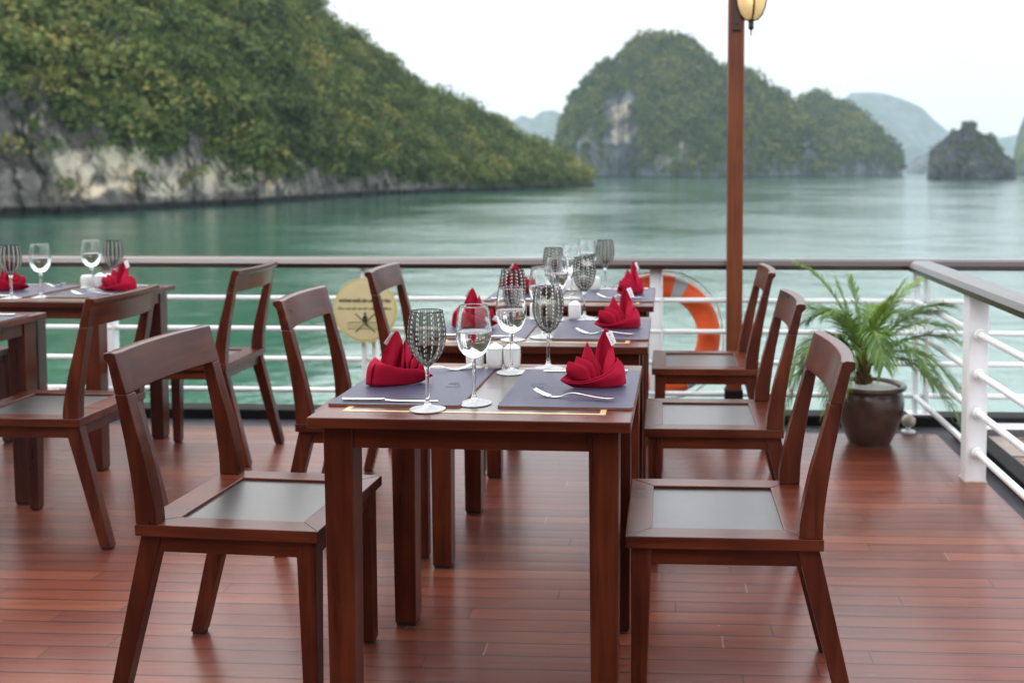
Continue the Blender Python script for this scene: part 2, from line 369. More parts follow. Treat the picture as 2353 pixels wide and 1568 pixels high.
mb = MB(); mb.box(1.56, 1.745, 4.70, 5.05, -.0335, -.027); tag(mb.build("ledge_panel", M_beige), "beige panel lying on the ledge", kind="structure")

# unseen wall and roof added behind the viewer, blocking sky light from camera-facing sides
M_shade_wall = simple("shade_wall_brown", (.075, .035, .022), .5, noise=.3, nscale=3)
mb = MB(); mb.box(-7, 1.4, -2.5, -2.35, .001, 2.9); tag(mb.build("unseen_shade_wall", M_shade_wall), "unseen brown wall added behind the viewer to darken facing sides", kind="structure")
mb = MB(); mb.box(-7, 1.6, -2.6, -.4, 2.901, 3.0); tag(mb.build("unseen_shade_roof", simple("shade_roof_cream", (.35, .32, .28), .8)), "unseen flat roof added behind the viewer to block sky light", kind="structure")

# ------------------------------------------------------------------ WATER
ZW = -7.0
M_sea, t, b = mat("green_sea")
geo = t.nodes.new("ShaderNodeNewGeometry")
def seanoise(sx_, sy_, det, rough=.55):
    mp = t.nodes.new("ShaderNodeMapping"); mp.inputs["Scale"].default_value = (sx_, sy_, 1); t.links.new(geo.outputs["Position"], mp.inputs[0])
    n = N(t, "ShaderNodeTexNoise", Scale=1.0, Detail=det, Roughness=rough); t.links.new(mp.outputs[0], n.inputs["Vector"]); return n.outputs[0]
big = seanoise(.019, .024, 4, .6); mid_ = seanoise(.13, .20, 3); fine = seanoise(.55, .75, 5, .62)
setb(b, (.018, .105, .078), .05, spec=.5, ior=1.40)
cr_ = ramp(t, big, [(.3, (.030, .138, .090)), (.7, (.042, .160, .112))]); t.links.new(cr_.outputs[0], b.inputs["Base Color"])
calm = t.nodes.new("ShaderNodeMapRange"); t.links.new(big, calm.inputs[0]); calm.inputs[1].default_value = .42; calm.inputs[2].default_value = .62; calm.inputs[3].default_value = .45; calm.inputs[4].default_value = 1.15
rs_ = t.nodes.new('ShaderNodeMapRange'); t.links.new(big, rs_.inputs[0]); rs_.inputs[1].default_value = .38; rs_.inputs[2].default_value = .62; rs_.inputs[3].default_value = .05; rs_.inputs[4].default_value = .14; t.links.new(rs_.outputs[0], b.inputs['Roughness'])
hsea = maths(t, 'MULTIPLY', calm.outputs[0], maths(t, 'ADD', maths(t, 'MULTIPLY', mid_, .6), maths(t, 'MULTIPLY', fine, .34)))
bump(t, b, hsea, 1.0, .36); setb(b, coat=.6, coatr=.08); b.inputs['Coat IOR'].default_value = 1.35
t.links.new(b.inputs['Normal'].links[0].from_socket, b.inputs['Coat Normal'])
mb = MB()
mb.add([(-5400, -600, ZW), (5400, -600, ZW), (5400, 8100, ZW), (-5400, 8100, ZW)], [(0, 1, 2, 3)])
tag(mb.build("sea", M_sea), "calm green bay water with pale reflections", kind="structure")

# ------------------------------------------------------------------ HILLS
def vnoise(p, seed=0):                      # value noise, p (n,3)
    i = np.floor(p).astype(np.int64); f = p - i; f = f * f * (3 - 2 * f)
    def h(a, b_, c):
        x = (a * 374761393 + b_ * 668265263 + c * 2147483647 + seed * 974711) & 0xffffffff
        x = ((x ^ (x >> 13)) * 1274126177) & 0xffffffff; x = x ^ (x >> 16)
        return (x & 0xffff) / 65535.0
    o = 0
    for dx in (0, 1):
        wx = f[:, 0] if dx else 1 - f[:, 0]
        for dy in (0, 1):
            wy = f[:, 1] if dy else 1 - f[:, 1]
            for dz in (0, 1):
                wz = f[:, 2] if dz else 1 - f[:, 2]
                o = o + wx * wy * wz * h(i[:, 0] + dx, i[:, 1] + dy, i[:, 2] + dz)
    return o * 2 - 1
def fbm(p, octv=4, seed=0, ridged=False):
    s = 0; a = 1; tot = 0
    for k in range(octv):
        n = vnoise(p * (2 ** k), seed + k)
        s = s + a * ((1 - 2 * np.abs(n)) if ridged else n); tot += a; a *= .5
    return s / tot

def hillmat(name, rockdark, rockmid, cream, green, nscale, zs=.5):
    m, t, b = mat(name); g = t.nodes.new("ShaderNodeNewGeometry")
    at = t.nodes.new("ShaderNodeAttribute"); at.attribute_name = "rock"
    ac = t.nodes.new("ShaderNodeAttribute"); ac.attribute_name = "cream"
    mp = t.nodes.new("ShaderNodeMapping"); mp.inputs["Scale"].default_value = (nscale, nscale, nscale * zs); t.links.new(g.outputs["Position"], mp.inputs[0])
    n1 = N(t, "ShaderNodeTexNoise", Scale=1.0, Detail=8.0, Roughness=.68, Distortion=.6); t.links.new(mp.outputs[0], n1.inputs["Vector"])
    mp2 = t.nodes.new("ShaderNodeMapping"); mp2.inputs["Scale"].default_value = (nscale * .4, nscale * .4, nscale * .4 * zs); t.links.new(g.outputs["Position"], mp2.inputs[0])
    vo = N(t, "ShaderNodeTexVoronoi", Scale=1.0); vo.feature = 'DISTANCE_TO_EDGE'; 
    wv_ = t.nodes.new("ShaderNodeVectorMath"); wv_.operation = 'MULTIPLY_ADD'; t.links.new(n1.outputs["Color"], wv_.inputs[0]); wv_.inputs[1].default_value = (.9, .9, .9); t.links.new(mp2.outputs[0], wv_.inputs[2]); t.links.new(wv_.outputs[0], vo.inputs["Vector"])
    crack = t.nodes.new("ShaderNodeMapRange"); t.links.new(vo.outputs[0], crack.inputs[0]); crack.inputs[1].default_value = 0; crack.inputs[2].default_value = .10; crack.inputs[3].default_value = .35; crack.inputs[4].default_value = 1
    rk = ramp(t, n1.outputs[0], [(.30, rockdark), (.55, rockmid), (.75, tuple(c * 1.6 for c in rockmid))])
    n3 = N(t, "ShaderNodeTexNoise", Scale=1.0, Detail=5.0, Roughness=.6); t.links.new(mp2.outputs[0], n3.inputs["Vector"])
    crm = ramp(t, n3.outputs[0], [(.42, (cream[0] * .8, cream[1] * .86, cream[2] * .95)), (.58, cream), (.66, (cream[0] * 1.1, cream[1] * .80, cream[2] * .55))])
    cf = t.nodes.new("ShaderNodeMapRange"); t.links.new(maths(t, 'MULTIPLY_ADD', n1.outputs[0], .9, maths(t, 'MULTIPLY', ac.outputs["Fac"], 1.0)), cf.inputs[0])
    cf.inputs[1].default_value = .78; cf.inputs[2].default_value = 1.02
    rc = mixc(t, cf.outputs[0], rk.outputs[0], crm.outputs[0])
    rc = mixc(t, 1.0, rc, (1, 1, 1), 'MULTIPLY'); sc = t.nodes.new("ShaderNodeVectorMath"); sc.operation = 'SCALE'; t.links.new(rc, sc.inputs[0]); t.links.new(crack.outputs[0], sc.inputs["Scale"])
    gr = ramp(t, n3.outputs[0], [(.3, tuple(c * .6 for c in green)), (.55, green), (.75, (green[0] * 1.9, green[1] * 1.5, green[2]))])
    rf = t.nodes.new("ShaderNodeMapRange"); t.links.new(maths(t, 'MULTIPLY_ADD', n1.outputs[0], .5, maths(t, 'SUBTRACT', at.outputs["Fac"], .25)), rf.inputs[0]); rf.inputs[1].default_value = .42; rf.inputs[2].default_value = .55
    sz = t.nodes.new("ShaderNodeSeparateXYZ"); t.links.new(g.outputs["Position"], sz.inputs[0])
    tide = t.nodes.new("ShaderNodeMapRange"); t.links.new(maths(t, 'ADD', sz.outputs[2], maths(t, 'MULTIPLY', n1.outputs[0], -2.2)), tide.inputs[0]); tide.inputs[1].default_value = -6.9; tide.inputs[2].default_value = -6.3
    c = mixc(t, rf.outputs[0], gr.outputs[0], sc.outputs[0]); c = mixc(t, tide.outputs[0], (.016, .015, .016), c)
    t.links.new(c, b.inputs["Base Color"]); setb(b, rough=.9, spec=.15)
    bump(t, b, n1.outputs[0], .8, 1.2 / nscale * .35)
    return m

def grove_mat(name, stops):
    m, t, b = mat(name); at = t.nodes.new("ShaderNodeAttribute"); at.attribute_name = "tint"
    r = ramp(t, at.outputs["Fac"], stops); t.links.new(r.outputs[0], b.inputs["Base Color"]); setb(b, rough=.75, spec=.15)
    tl = t.nodes.new("ShaderNodeBsdfTranslucent"); t.links.new(r.outputs[0], tl.inputs[0]); mx = t.nodes.new("ShaderNodeMixShader"); mx.inputs[0].default_value = .2
    t.links.new(b.outputs[0], mx.inputs[1]); t.links.new(tl.outputs[0], mx.inputs[2]); t.links.new(mx.outputs[0], t.nodes["Material Output"].inputs[0]); return m

def terrain(name, m, sil, shore, width, nu, nv, amp, nsc, prof, rockf, creamf, label, back=.9, lift=0.0, seed=1):
    """sil: bearings and elevation slopes of the crest; shore(s): distance of the waterline; width(s,h): run from shore to crest."""
    S = np.array(sil); s = np.linspace(S[0, 0], S[-1, 0], nu); el = np.interp(s, S[:, 0], S[:, 1])
    D = shore(s); Wd = width(s)
    Rg = D + Wd; h = np.maximum(1.313 + el * Rg - lift - ZW, 0.0)
    vs = np.concatenate([np.linspace(0, 1, nv) ** 1.7, 1 + np.linspace(0, 1, max(6, nv // 3))[1:] * back])
    Sg, V = np.meshgrid(s, vs, indexing='ij'); Dg = D[:, None]; Wg = Wd[:, None]; hg = h[:, None]
    vf = np.minimum(V, 1); f = prof(vf, Sg)
    f = np.where(V > 1, 1 - ((V - 1) / back) ** 1.3 * 1.02, f)
    Y = Dg + Wg * V; X = Sg * (Dg + Wg) * (.35 + 0) + Sg * Y * .65
    X = Sg * Y; Z = ZW - 1.0 + (hg + 1.0) * f
    P = np.stack([X, Y, Z], -1).reshape(-1, 3)
    d1 = fbm(P * np.array([nsc, nsc, nsc * .9]), 5, seed); d2 = fbm(P * np.array([nsc * 2.6, nsc * 2.6, nsc * 2.2]), 4, seed + 9, True)
    fade = np.clip((hg * np.ones_like(V)).reshape(-1) / 14, 0, 1) * np.clip(1.25 - np.clip((V.reshape(-1) - .75), 0, 9) * 2.2, .28, 1)
    rk = np.clip(rockf(Sg, vf, Z - ZW), 0, 1.7).reshape(-1)
    P[:, 1] += (d1 * amp + d2 * amp * .60 * (.30 + rk)) * fade
    P[:, 2] += (d1 * amp * .22 + d2 * amp * .12) * fade * np.clip(V.reshape(-1) * 3, 0, 1)
    nV = len(vs); idx = np.arange(nu * nV).reshape(nu, nV)
    F = np.stack([idx[:-1, :-1], idx[1:, :-1], idx[1:, 1:], idx[:-1, 1:]], -1).reshape(-1, 4)
    me = bpy.data.meshes.new(name); me.vertices.add(len(P)); me.vertices.foreach_set("co", P.ravel())
    me.loops.add(F.size); me.loops.foreach_set("vertex_index", F.ravel())
    me.polygons.add(len(F)); me.polygons.foreach_set("loop_start", np.arange(0, F.size, 4)); me.polygons.foreach_set("loop_total", np.full(len(F), 4))
    me.update(); me.validate()
    a = me.attributes.new("rock", 'FLOAT', 'POINT'); a.data.foreach_set("value", rk)
    cm = np.clip(creamf(Sg, vf, Z - ZW), 0, 1).reshape(-1); a = me.attributes.new("cream", 'FLOAT', 'POINT'); a.data.foreach_set("value", cm)
    me.materials.append(m); me.polygons.foreach_set("use_smooth", np.ones(len(F), bool))
    o = bpy.data.objects.new(name, me); COL.objects.link(o); tag(o, label, kind="structure")
    return o, P, F, rk, V.reshape(-1)

def grove(name, m, P, F, rk, V, count, rad, K, leaf, label, seed=3, vmax=1.25, thr=.5):
    g = np.random.default_rng(seed)
    a, b_, c, d = P[F[:, 0]], P[F[:, 1]], P[F[:, 2]], P[F[:, 3]]
    nrm = np.cross(c - a, d - b_); ar = np.linalg.norm(nrm, axis=1) * .5; nrm = nrm / (np.linalg.norm(nrm, axis=1, keepdims=True) + 1e-9)
    nrm[nrm[:, 2] < 0] *= -1
    rf = rk[F].mean(1); vf = V[F].mean(1); cen = (a + b_ + c + d) / 4
    pn = vnoise(cen / (rad * 3.2), seed + 50)
    ok = (vf < vmax) & (rf + pn * .62 < thr) & (cen[:, 2] > ZW + rad * .7) & (ar > 0)
    wgt = ar * (ok + .13 * (~ok) * (cen[:, 2] > ZW + rad * 1.6) * (rf < 1.3) * (vf < vmax)); wgt /= wgt.sum(); pick = g.choice(len(F), count, p=wgt)
    u, v = g.random((count, 1)), g.random((count, 1))
    pos = (a[pick] * (1 - u) + b_[pick] * u) * (1 - v) + (d[pick] * (1 - u) + c[pick] * u) * v
    r = rad * g.lognormal(-.05, .50, count); r = np.clip(r, rad * .40, rad * 2.6)
    pos = pos + nrm[pick] * (r * .25)[:, None]; pos[:, 2] += r * .25
    # points on a lumpy ellipsoid shell, mostly the upper part
    dirs = g.normal(size=(count, K, 3)); dirs /= np.linalg.norm(dirs, axis=2, keepdims=True); dirs[:, :, 2] = np.where(dirs[:, :, 2] < -.25, -dirs[:, :, 2], dirs[:, :, 2])
    lump = 1 + .28 * np.sin(dirs[:, :, 0] * 5 + g.random((count, 1)) * 6) * np.cos(dirs[:, :, 2] * 4 + g.random((count, 1)) * 6)
    rr = r[:, None] * lump * (.62 + .40 * g.random((count, K)))
    asp = np.stack([np.ones(count), np.ones(count), .75 + .5 * g.random(count)], -1)[:, None, :]
    C = pos[:, None, :] + dirs * rr[:, :, None] * asp
    nn = dirs + g.normal(scale=.55, size=dirs.shape); nn /= np.linalg.norm(nn, axis=2, keepdims=True)
    t1 = np.cross(nn, g.normal(size=dirs.shape)); t1 /= np.linalg.norm(t1, axis=2, keepdims=True); t2 = np.cross(nn, t1)
    ls = (leaf * (r / rad) ** .5)[:, None, None] * (.6 + .8 * g.random((count, K, 1)))
    q = np.stack([C - t1 * ls, C - t2 * ls * .7 + nn * ls * .15, C + t1 * ls, C + t2 * ls * .7 - nn * ls * .15], 2).reshape(-1, 3)
    n4 = count * K
    me = bpy.data.meshes.new(name); me.vertices.add(n4 * 4); me.vertices.foreach_set("co", q.ravel())
    me.loops.add(n4 * 4); me.loops.foreach_set("vertex_index", np.arange(n4 * 4))
    me.polygons.add(n4); me.polygons.foreach_set("loop_start", np.arange(0, n4 * 4, 4)); me.polygons.foreach_set("loop_total", np.full(n4, 4)); me.update()
    base = g.beta(2.4, 2.8, count) * .76 + .20 * vnoise(pos / (rad * 9), seed + 70) + .10 * vnoise(pos / (rad * 3), seed + 71) + .08
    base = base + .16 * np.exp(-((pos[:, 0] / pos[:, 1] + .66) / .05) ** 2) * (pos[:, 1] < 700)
    tint = np.clip(base[:, None] + g.normal(scale=.045, size=(count, K)), 0, 1)
    at = me.attributes.new("tint", 'FLOAT', 'POINT'); at.data.foreach_set("value", np.repeat(tint.reshape(-1), 4))
    me.materials.append(m); o = bpy.data.objects.new(name, me); COL.objects.link(o)
    return tag(o, label, kind="stuff")

GREEN = (.030, .045, .012)
MH = hillmat("karst_near", (.032, .029, .028), (.175, .162, .150), (.74, .61, .45), (.050, .068, .02), .22, .85)
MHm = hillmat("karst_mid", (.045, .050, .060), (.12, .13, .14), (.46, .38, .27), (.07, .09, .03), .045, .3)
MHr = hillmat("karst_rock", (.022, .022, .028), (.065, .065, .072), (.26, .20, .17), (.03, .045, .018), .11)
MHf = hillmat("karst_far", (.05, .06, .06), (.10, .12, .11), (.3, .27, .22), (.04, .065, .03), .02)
GM = grove_mat("bush_leaves", [(0, (.024, .046, .020)), (.28, (.064, .098, .034)), (.5, (.122, .162, .048)), (.68, (.190, .212, .060)), (.84, (.30, .27, .075)), (1, (.40, .29, .075))])
GMm = grove_mat("bush_leaves_far", [(0, (.030, .050, .018)), (.35, (.065, .098, .028)), (.6, (.125, .150, .040)), (.8, (.21, .205, .05)), (1, (.30, .23, .05))])

# near wooded hill, left
SILL = [(-1.45, .05), (-1.25, .10), (-1.1056, 0.13), (-0.9578, 0.2129), (-0.814, 0.285), (-0.6744, 0.3395), (-0.561, 0.3549), (-0.4726, 0.315), (-0.3986, 0.2411), (-0.3554, 0.1738), (-0.3478, 0.152), (-0.3337, 0.1454), (-0.3073, 0.1279), (-0.2765, 0.109), (-0.2656, 0.0937), (-0.2326, 0.0775), (-0.1929, 0.0599), (-0.1753, 0.0525), (-0.1446, 0.0315), (-0.1183, 0.0205), (-0.0963, 0.0074), (-0.0788, -0.0057), (-0.0635, -0.0149)]
shx = [-1.5, -1.1177, -0.8303, -0.6895, -0.5507, -0.4136, -0.2784, -0.167, -0.07, -0.0613]; shy = [95, 110, 145, 175, 199, 245, 341, 419, 520, 527]
def left_rock_top(s): return np.interp(s, [-1.3, -.70, -.66, -.62, -.58, -.50, -.42, -.36, -.30, -.24, -.15, -.06], [24, 23, 22, 18, 15.0, 14, 11, 9.5, 7, 3.5, 1.5, 1.0])
def l_prof(v, s):
    c = .20 * np.clip(v / .05, 0, 1) ** .7
    return c + (1 - .20) * np.clip((v - .03) / .97, 0, 1) ** .82
def l_rock(s, v, z):
    top = left_rock_top(s); n = vnoise(np.stack([s.ravel() * 60, z.ravel() * .12, v.ravel() * 0], -1), 4).reshape(s.shape)
    n2 = vnoise(np.stack([s.ravel() * 35, z.ravel() * .05, v.ravel() * 0], -1), 8).reshape(s.shape)
    r = 1 / (1 + np.exp((z - top * (1 + .42 * n)) / 1.3))
    r = np.maximum(r, np.clip((n2 - .66) * 5, 0, .9) * (z > 20) * (s < -.35))
    r = np.maximum(r, np.exp(-(((s + .372) / .022) ** 2)) * np.clip((z - 64) / 5, 0, 1) * 1.25)
    return r
def l_cream(s, v, z):
    c = np.clip(1.25 - np.abs((s + .525) / .15) ** 3, 0, 1) * np.clip((z - 1.6) / 2, 0, 1) * np.clip((15.5 - z) / 3, 0, 1)
    c = np.maximum(c, np.clip(1 - np.abs((s + .655) / .04), 0, 1) * np.clip((z - 8) / 4, 0, 1) * .75)
    c = np.maximum(c, np.exp(-((s + .285) / .006) ** 2) * np.clip((14 - z) / 3, 0, 1) * np.clip((z - 4) / 2, 0, 1))
    return np.maximum(c * (.50 + .30 * vnoise(np.stack([s.ravel() * 70, z.ravel() * .30, v.ravel() * 0], -1), 33).reshape(s.shape)), c * 0 + .20 + .17 * vnoise(np.stack([s.ravel() * 45, z.ravel() * .1, v.ravel() * 0], -1), 31).reshape(s.shape))
o, P, F, rk, V = terrain("wooded_hill", MH, SILL, lambda s: np.interp(s, shx, shy), lambda s: np.interp(s, [-1.4, -.8, -.55, -.35, -.2, -.1, -.06], [60, 90, 110, 110, 85, 45, 10]),
                         900, 230, 6.5, .070, l_prof, l_rock, l_cream, "steep green limestone hill rising from the water on the left", lift=2.2)
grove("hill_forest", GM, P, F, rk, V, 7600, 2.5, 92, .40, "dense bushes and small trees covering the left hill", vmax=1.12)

# big island, middle
SILA = [(-0.1107, 0.006), (-0.1071, 0.0251), (-0.1023, 0.0463), (-0.094, 0.072), (-0.0774, 0.0941), (-0.061, 0.108), (-0.0563, 0.1086), (-0.0481, 0.1066), (-0.0399, 0.1195), (-0.0305, 0.131), (-0.0118, 0.1355), (0.0161, 0.1319), (0.0301, 0.1225), (0.0418, 0.1109), (0.0581, 0.1016), (0.0744, 0.1004), (0.093, 0.0899), (0.1163, 0.0748), (0.1291, 0.0655), (0.142, 0.0481), (0.1562, 0.0248), (0.1704, -0.0019)]
def m_prof(v, s): return .30 * np.clip(v / .08, 0, 1) ** .8 + .70 * np.clip((v - .05) / .95, 0, 1) ** .85
def a_rock(s, v, z):
    n = vnoise(np.stack([s.ravel() * 110, z.ravel() * .03, v.ravel() * 0], -1), 5).reshape(s.shape)
    n2 = vnoise(np.stack([s.ravel() * 260, z.ravel() * .02, v.ravel() * 0], -1), 6).reshape(s.shape)
    r = 1 / (1 + np.exp((z - 44 * (1 + .7 * n)) / 7)) * (.72 + .4 * n2)
    r = np.maximum(r, np.exp(-(((s + .046) / .0155) ** 2)) * np.clip((112 - z) / 12, 0, 1) * 1.7)
    return np.maximum(r, .34 + .25 * n2)
def a_cream(s, v, z):
    c = np.exp(-(((s + .046) / .0125) ** 4)) * np.clip((z - 30) / 12, 0, 1) * np.clip((100 - z) / 10, 0, 1)
    n2 = vnoise(np.stack([s.ravel() * 520, z.ravel() * .004, v.ravel() * 0], -1), 16).reshape(s.shape)
    c2 = np.exp(-(((s - 0.0) / .05) ** 2)) * np.exp(-((z - 30) / 45) ** 2) * .35
    return np.maximum(c * (.42 + .45 * n2), c2 + .12 * n2)
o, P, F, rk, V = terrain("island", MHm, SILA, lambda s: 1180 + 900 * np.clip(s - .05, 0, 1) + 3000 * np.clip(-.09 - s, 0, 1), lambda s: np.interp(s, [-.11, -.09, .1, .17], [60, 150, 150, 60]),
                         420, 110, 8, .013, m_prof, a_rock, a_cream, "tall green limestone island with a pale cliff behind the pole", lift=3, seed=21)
grove("island_forest", GMm, P, F, rk, V, 6500, 3.9, 24, 1.35, "trees covering the tall middle island", seed=5, vmax=1.1, thr=.62)
SILB = [(0.10, 0.016), (0.1098, 0.0295), (0.1291, 0.0643), (0.1417, 0.0758), (0.1532, 0.0765), (0.1625, 0.07), (0.1787, 0.0642), (0.1973, 0.0502), (0.2137, 0.034), (0.2254, 0.0201), (0.2325, 0.0062), (0.2345, -0.0019)]
o, P, F, rk, V = terrain("island", MHm, SILB, lambda s: 1500 + 0 * s, lambda s: 110 + 0 * s, 200, 80, 8, .012, m_prof,
                         lambda s, v, z: .42 + .5 * vnoise(np.stack([s.ravel() * 120, z.ravel() * .02, v.ravel()], -1), 5).reshape(s.shape) + np.clip((22 - z) / 20, 0, 1),
                         lambda s, v, z: .35 * np.exp(-((s - .205) / .006) ** 2) * np.exp(-((z - 28) / 14) ** 2), "rounded green island adjoining the tall one on its right", lift=3, seed=33)
grove("island_forest", GMm, P, F, rk, V, 3000, 4.6, 20, 1.6, "trees covering the rounded right-hand island", seed=6, vmax=1.1, thr=.62)

SILC = [(0.13, 0.0), (0.1445, 0.0295), (0.1604, 0.0573), (0.1718, 0.0677), (0.1831, 0.0768), (0.2015, 0.0768), (0.2153, 0.0756), (0.2337, 0.0698), (0.2522, 0.0616), (0.2661, 0.0478), (0.2778, 0.0385), (0.2917, 0.027), (0.3035, 0.0085), (.31, -.002)]
SILD = [(-0.18, 0.0), (-0.1677, 0.0299), (-0.1533, 0.0511), (-0.1449, 0.0557), (-0.1343, 0.0522), (-0.1248, 0.0592), (-0.1129, 0.0603), (-0.1011, 0.0556), (-0.0941, 0.0392), (-0.0823, 0.0086), (-.08, -.002)]
SILD2 = [(-0.30, 0.02), (-0.2103, 0.0586), (-0.1912, 0.0617), (-0.1817, 0.0605), (-0.1722, 0.0582), (-0.1604, 0.0487), (-0.1487, 0.0252), (-0.1393, 0.0063), (-.135, -.004)]
SILE = [(0.2572, -0.0075), (0.2586, -0.0031), (0.26, 0.0108), (0.2621, 0.0178), (0.2654, 0.0247), (0.2711, 0.0293), (0.2778, 0.0362), (0.2846, 0.0397), (0.2900, 0.0413), (0.2913, 0.0482), (0.2958, 0.0496), (0.3027, 0.0472), (0.3055, 0.0408), (0.312, 0.0366), (0.3166, 0.0362), (0.3223, 0.035), (0.3236, 0.0269), (0.3352, 0.0154), (0.3445, 0.0085), (0.3459, -0.0075)]
SILF = [(0.2377, -0.0028), (0.2385, 0.0074), (0.2439, 0.012), (0.253, 0.0155), (0.2598, 0.0178), (0.2713, 0.0201), (0.2853, 0.0062), (.288, -.003)]
SILG = [(.30, .0), (0.3122, 0.027), (0.3235, 0.0315), (0.3439, 0.035), (0.3619, 0.0384), (0.3848, 0.0292), (.42, .02), (.45, -.002)]
SILH = [(0.3405, -0.0051), (0.342, 0.0177), (0.3461, 0.0384), (0.351, 0.0522), (0.3612, 0.0682), (0.3835, 0.0796), (0.4176, 0.0703), (0.4525, 0.0291), (.47, -.005)]
z0 = lambda s, v, z: 0 * s
sofrock = lambda s, v, z: .5 + .5 * vnoise(np.stack([s.ravel() * 90, z.ravel() * .02, v.ravel()], -1), 5).reshape(s.shape)
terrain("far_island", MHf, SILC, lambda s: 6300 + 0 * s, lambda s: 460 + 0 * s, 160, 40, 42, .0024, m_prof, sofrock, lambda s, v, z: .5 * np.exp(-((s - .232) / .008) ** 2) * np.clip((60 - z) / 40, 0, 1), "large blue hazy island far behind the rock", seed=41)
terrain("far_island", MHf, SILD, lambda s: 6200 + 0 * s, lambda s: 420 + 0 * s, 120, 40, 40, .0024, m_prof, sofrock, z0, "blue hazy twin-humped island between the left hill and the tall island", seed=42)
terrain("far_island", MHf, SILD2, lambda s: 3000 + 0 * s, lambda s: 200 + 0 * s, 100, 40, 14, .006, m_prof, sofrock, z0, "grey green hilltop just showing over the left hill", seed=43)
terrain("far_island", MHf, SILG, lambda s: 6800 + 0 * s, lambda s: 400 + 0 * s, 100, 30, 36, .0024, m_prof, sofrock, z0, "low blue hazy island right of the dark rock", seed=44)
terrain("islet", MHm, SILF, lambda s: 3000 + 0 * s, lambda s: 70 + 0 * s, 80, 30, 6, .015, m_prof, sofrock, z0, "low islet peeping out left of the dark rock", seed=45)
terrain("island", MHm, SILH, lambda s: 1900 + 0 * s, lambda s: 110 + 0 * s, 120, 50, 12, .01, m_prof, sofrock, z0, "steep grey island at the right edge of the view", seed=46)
o, P, F, rk, V = terrain("rock_islet", MHr, SILE, lambda s: 990 + 0 * s, lambda s: 26 + 0 * s, 260, 90, 3.4, .06, lambda v, s: np.clip(v / .75, 0, 1) ** .55 * .93 + .07 * v,
                         lambda s, v, z: .62 + .45 * vnoise(np.stack([s.ravel() * 300, z.ravel() * .12, v.ravel()], -1), 5).reshape(s.shape) + np.clip((14 - z) / 10, 0, 1),
                         lambda s, v, z: .45 * np.exp(-((z - 13) / 6) ** 2) * np.clip(1 - np.abs(s - .295) / .04, 0, 1), "dark craggy rock islet standing in the bay", lift=.6, seed=51)
grove("rock_scrub", GMm, P, F, rk, V, 240, 1.5, 26, .5, "dark scrub on the rock islet", seed=8, vmax=1.1, thr=.45)

# bay air
m, t, b = mat("bay_haze"); t.nodes.remove(b)
pv = t.nodes.new("ShaderNodeVolumePrincipled"); pv.inputs["Color"].default_value = (.74, .88, 1.0, 1); pv.inputs["Density"].default_value = 8.5e-5; pv.inputs["Anisotropy"].default_value = .2
t.links.new(pv.outputs[0], t.nodes["Material Output"].inputs["Volume"])
mb = MB(); mb.box(-5600, 5600, -700, 8300, ZW - 1.5, 640); hz = mb.build("haze", m); tag(hz, "pale bay haze", kind="stuff")

# ------------------------------------------------------------------ RAILINGS
ZR = (.629, .462, .298, .129)
def handrail_prof(wd=.13, z0=.797, z1=.853):
    h = wd / 2
    return [(-h, z0), (h, z0), (h, z0 + .024), (h * .80, z1 - .010), (h * .5, z1), (-h * .5, z1), (-h * .80, z1 - .010), (-h, z0 + .024)]
rail = empty("far_railing", (0, 5.25, 0), 0, "long railing across the far side of the deck, brown handrail over white bars", "railing")
mb = MB(); pr = handrail_prof(); n = len(pr)
vs = [(-5.5, y, z) for y, z in pr] + [(4.6, y, z) for y, z in pr]
mb.add(vs, [tuple(range(n)), tuple(range(2 * n - 1, n - 1, -1))] + [(i, i + n, (i + 1) % n + n, (i + 1) % n) for i in range(n)])
mb.build("handrail", Wrail, rail, bevel=.003)
for z in ZR:
    mb = MB(); mb.tube([(-5.5, 0, z), (4.6, 0, z)], .0135, 14); mb.build("rail_bar", M_white, rail, smooth=True, auto=50)
mb = MB(); mb.tube([(-5.5, 0, -.012 + .07), (4.6, 0, -.012 + .07)], .010, 10); 
for x in (-4.5, -3.03, -.055, 2.85):
    mb = MB(); mb.box(x - .03, x + .03, -.008, .008, .037, .797); mb.box(x + .0302, x + .038, -.03, .03, .037, .797)
    mb.box(x - .05, x + .06, -.045, .045, .036, .042); mb.build("post", M_white, rail, bevel=.002)
for x in (-1.59, 1.338):
    mb = MB(); mb.box(x - .038, x - .018, -.032, .032, .037, .797); mb.box(x + .018, x + .038, -.032, .032, .037, .797)
    mb.box(x - .065, x + .065, -.045, .045, .036, .042); mb.build("post", M_white, rail, bevel=.002)
side = empty("side_railing", (1.31, 4.24, 0), 0, "side railing running toward the viewer from the deck corner, with a thick white post", "railing")
mb = MB(); pr = handrail_prof(.135)
vs = [(x, -4.9, z) for x, z in pr] + [(x, .90, z) for x, z in pr]; n = len(pr)
mb.add(vs, [tuple(range(n)), tuple(range(2 * n - 1, n - 1, -1))] + [(i, i + n, (i + 1) % n + n, (i + 1) % n) for i in range(n)])
mb.build("handrail", Wraily, side, bevel=.003)
for z in ZR:
    mb = MB(); mb.tube([(0, -4.9, z), (0, 1.0, z)], .0145, 14)
    for yy, dy in ((-.050, -.03),): mb.tube([(0, yy - .022, z), (0, yy, z)], .024, 14)
    mb.build("rail_bar", M_white, side, smooth=True, auto=50)
for y in (0, -2.4):
    mb = MB(); mb.box(-.043, .043, y - .043, y + .043, .001, .797); o = mb.build("post", M_white, side, bevel=.008, seg=3)
mb = MB(); mb.box(-.048, .048, -.048, .048, .0005, .003); mb.build("base_plate", simple("stained_plate", (.55, .50, .40), .6, noise=.2, nscale=40), side)

M_plate = simple("lamp_plate_brown", (.050, .018, .012), .45)
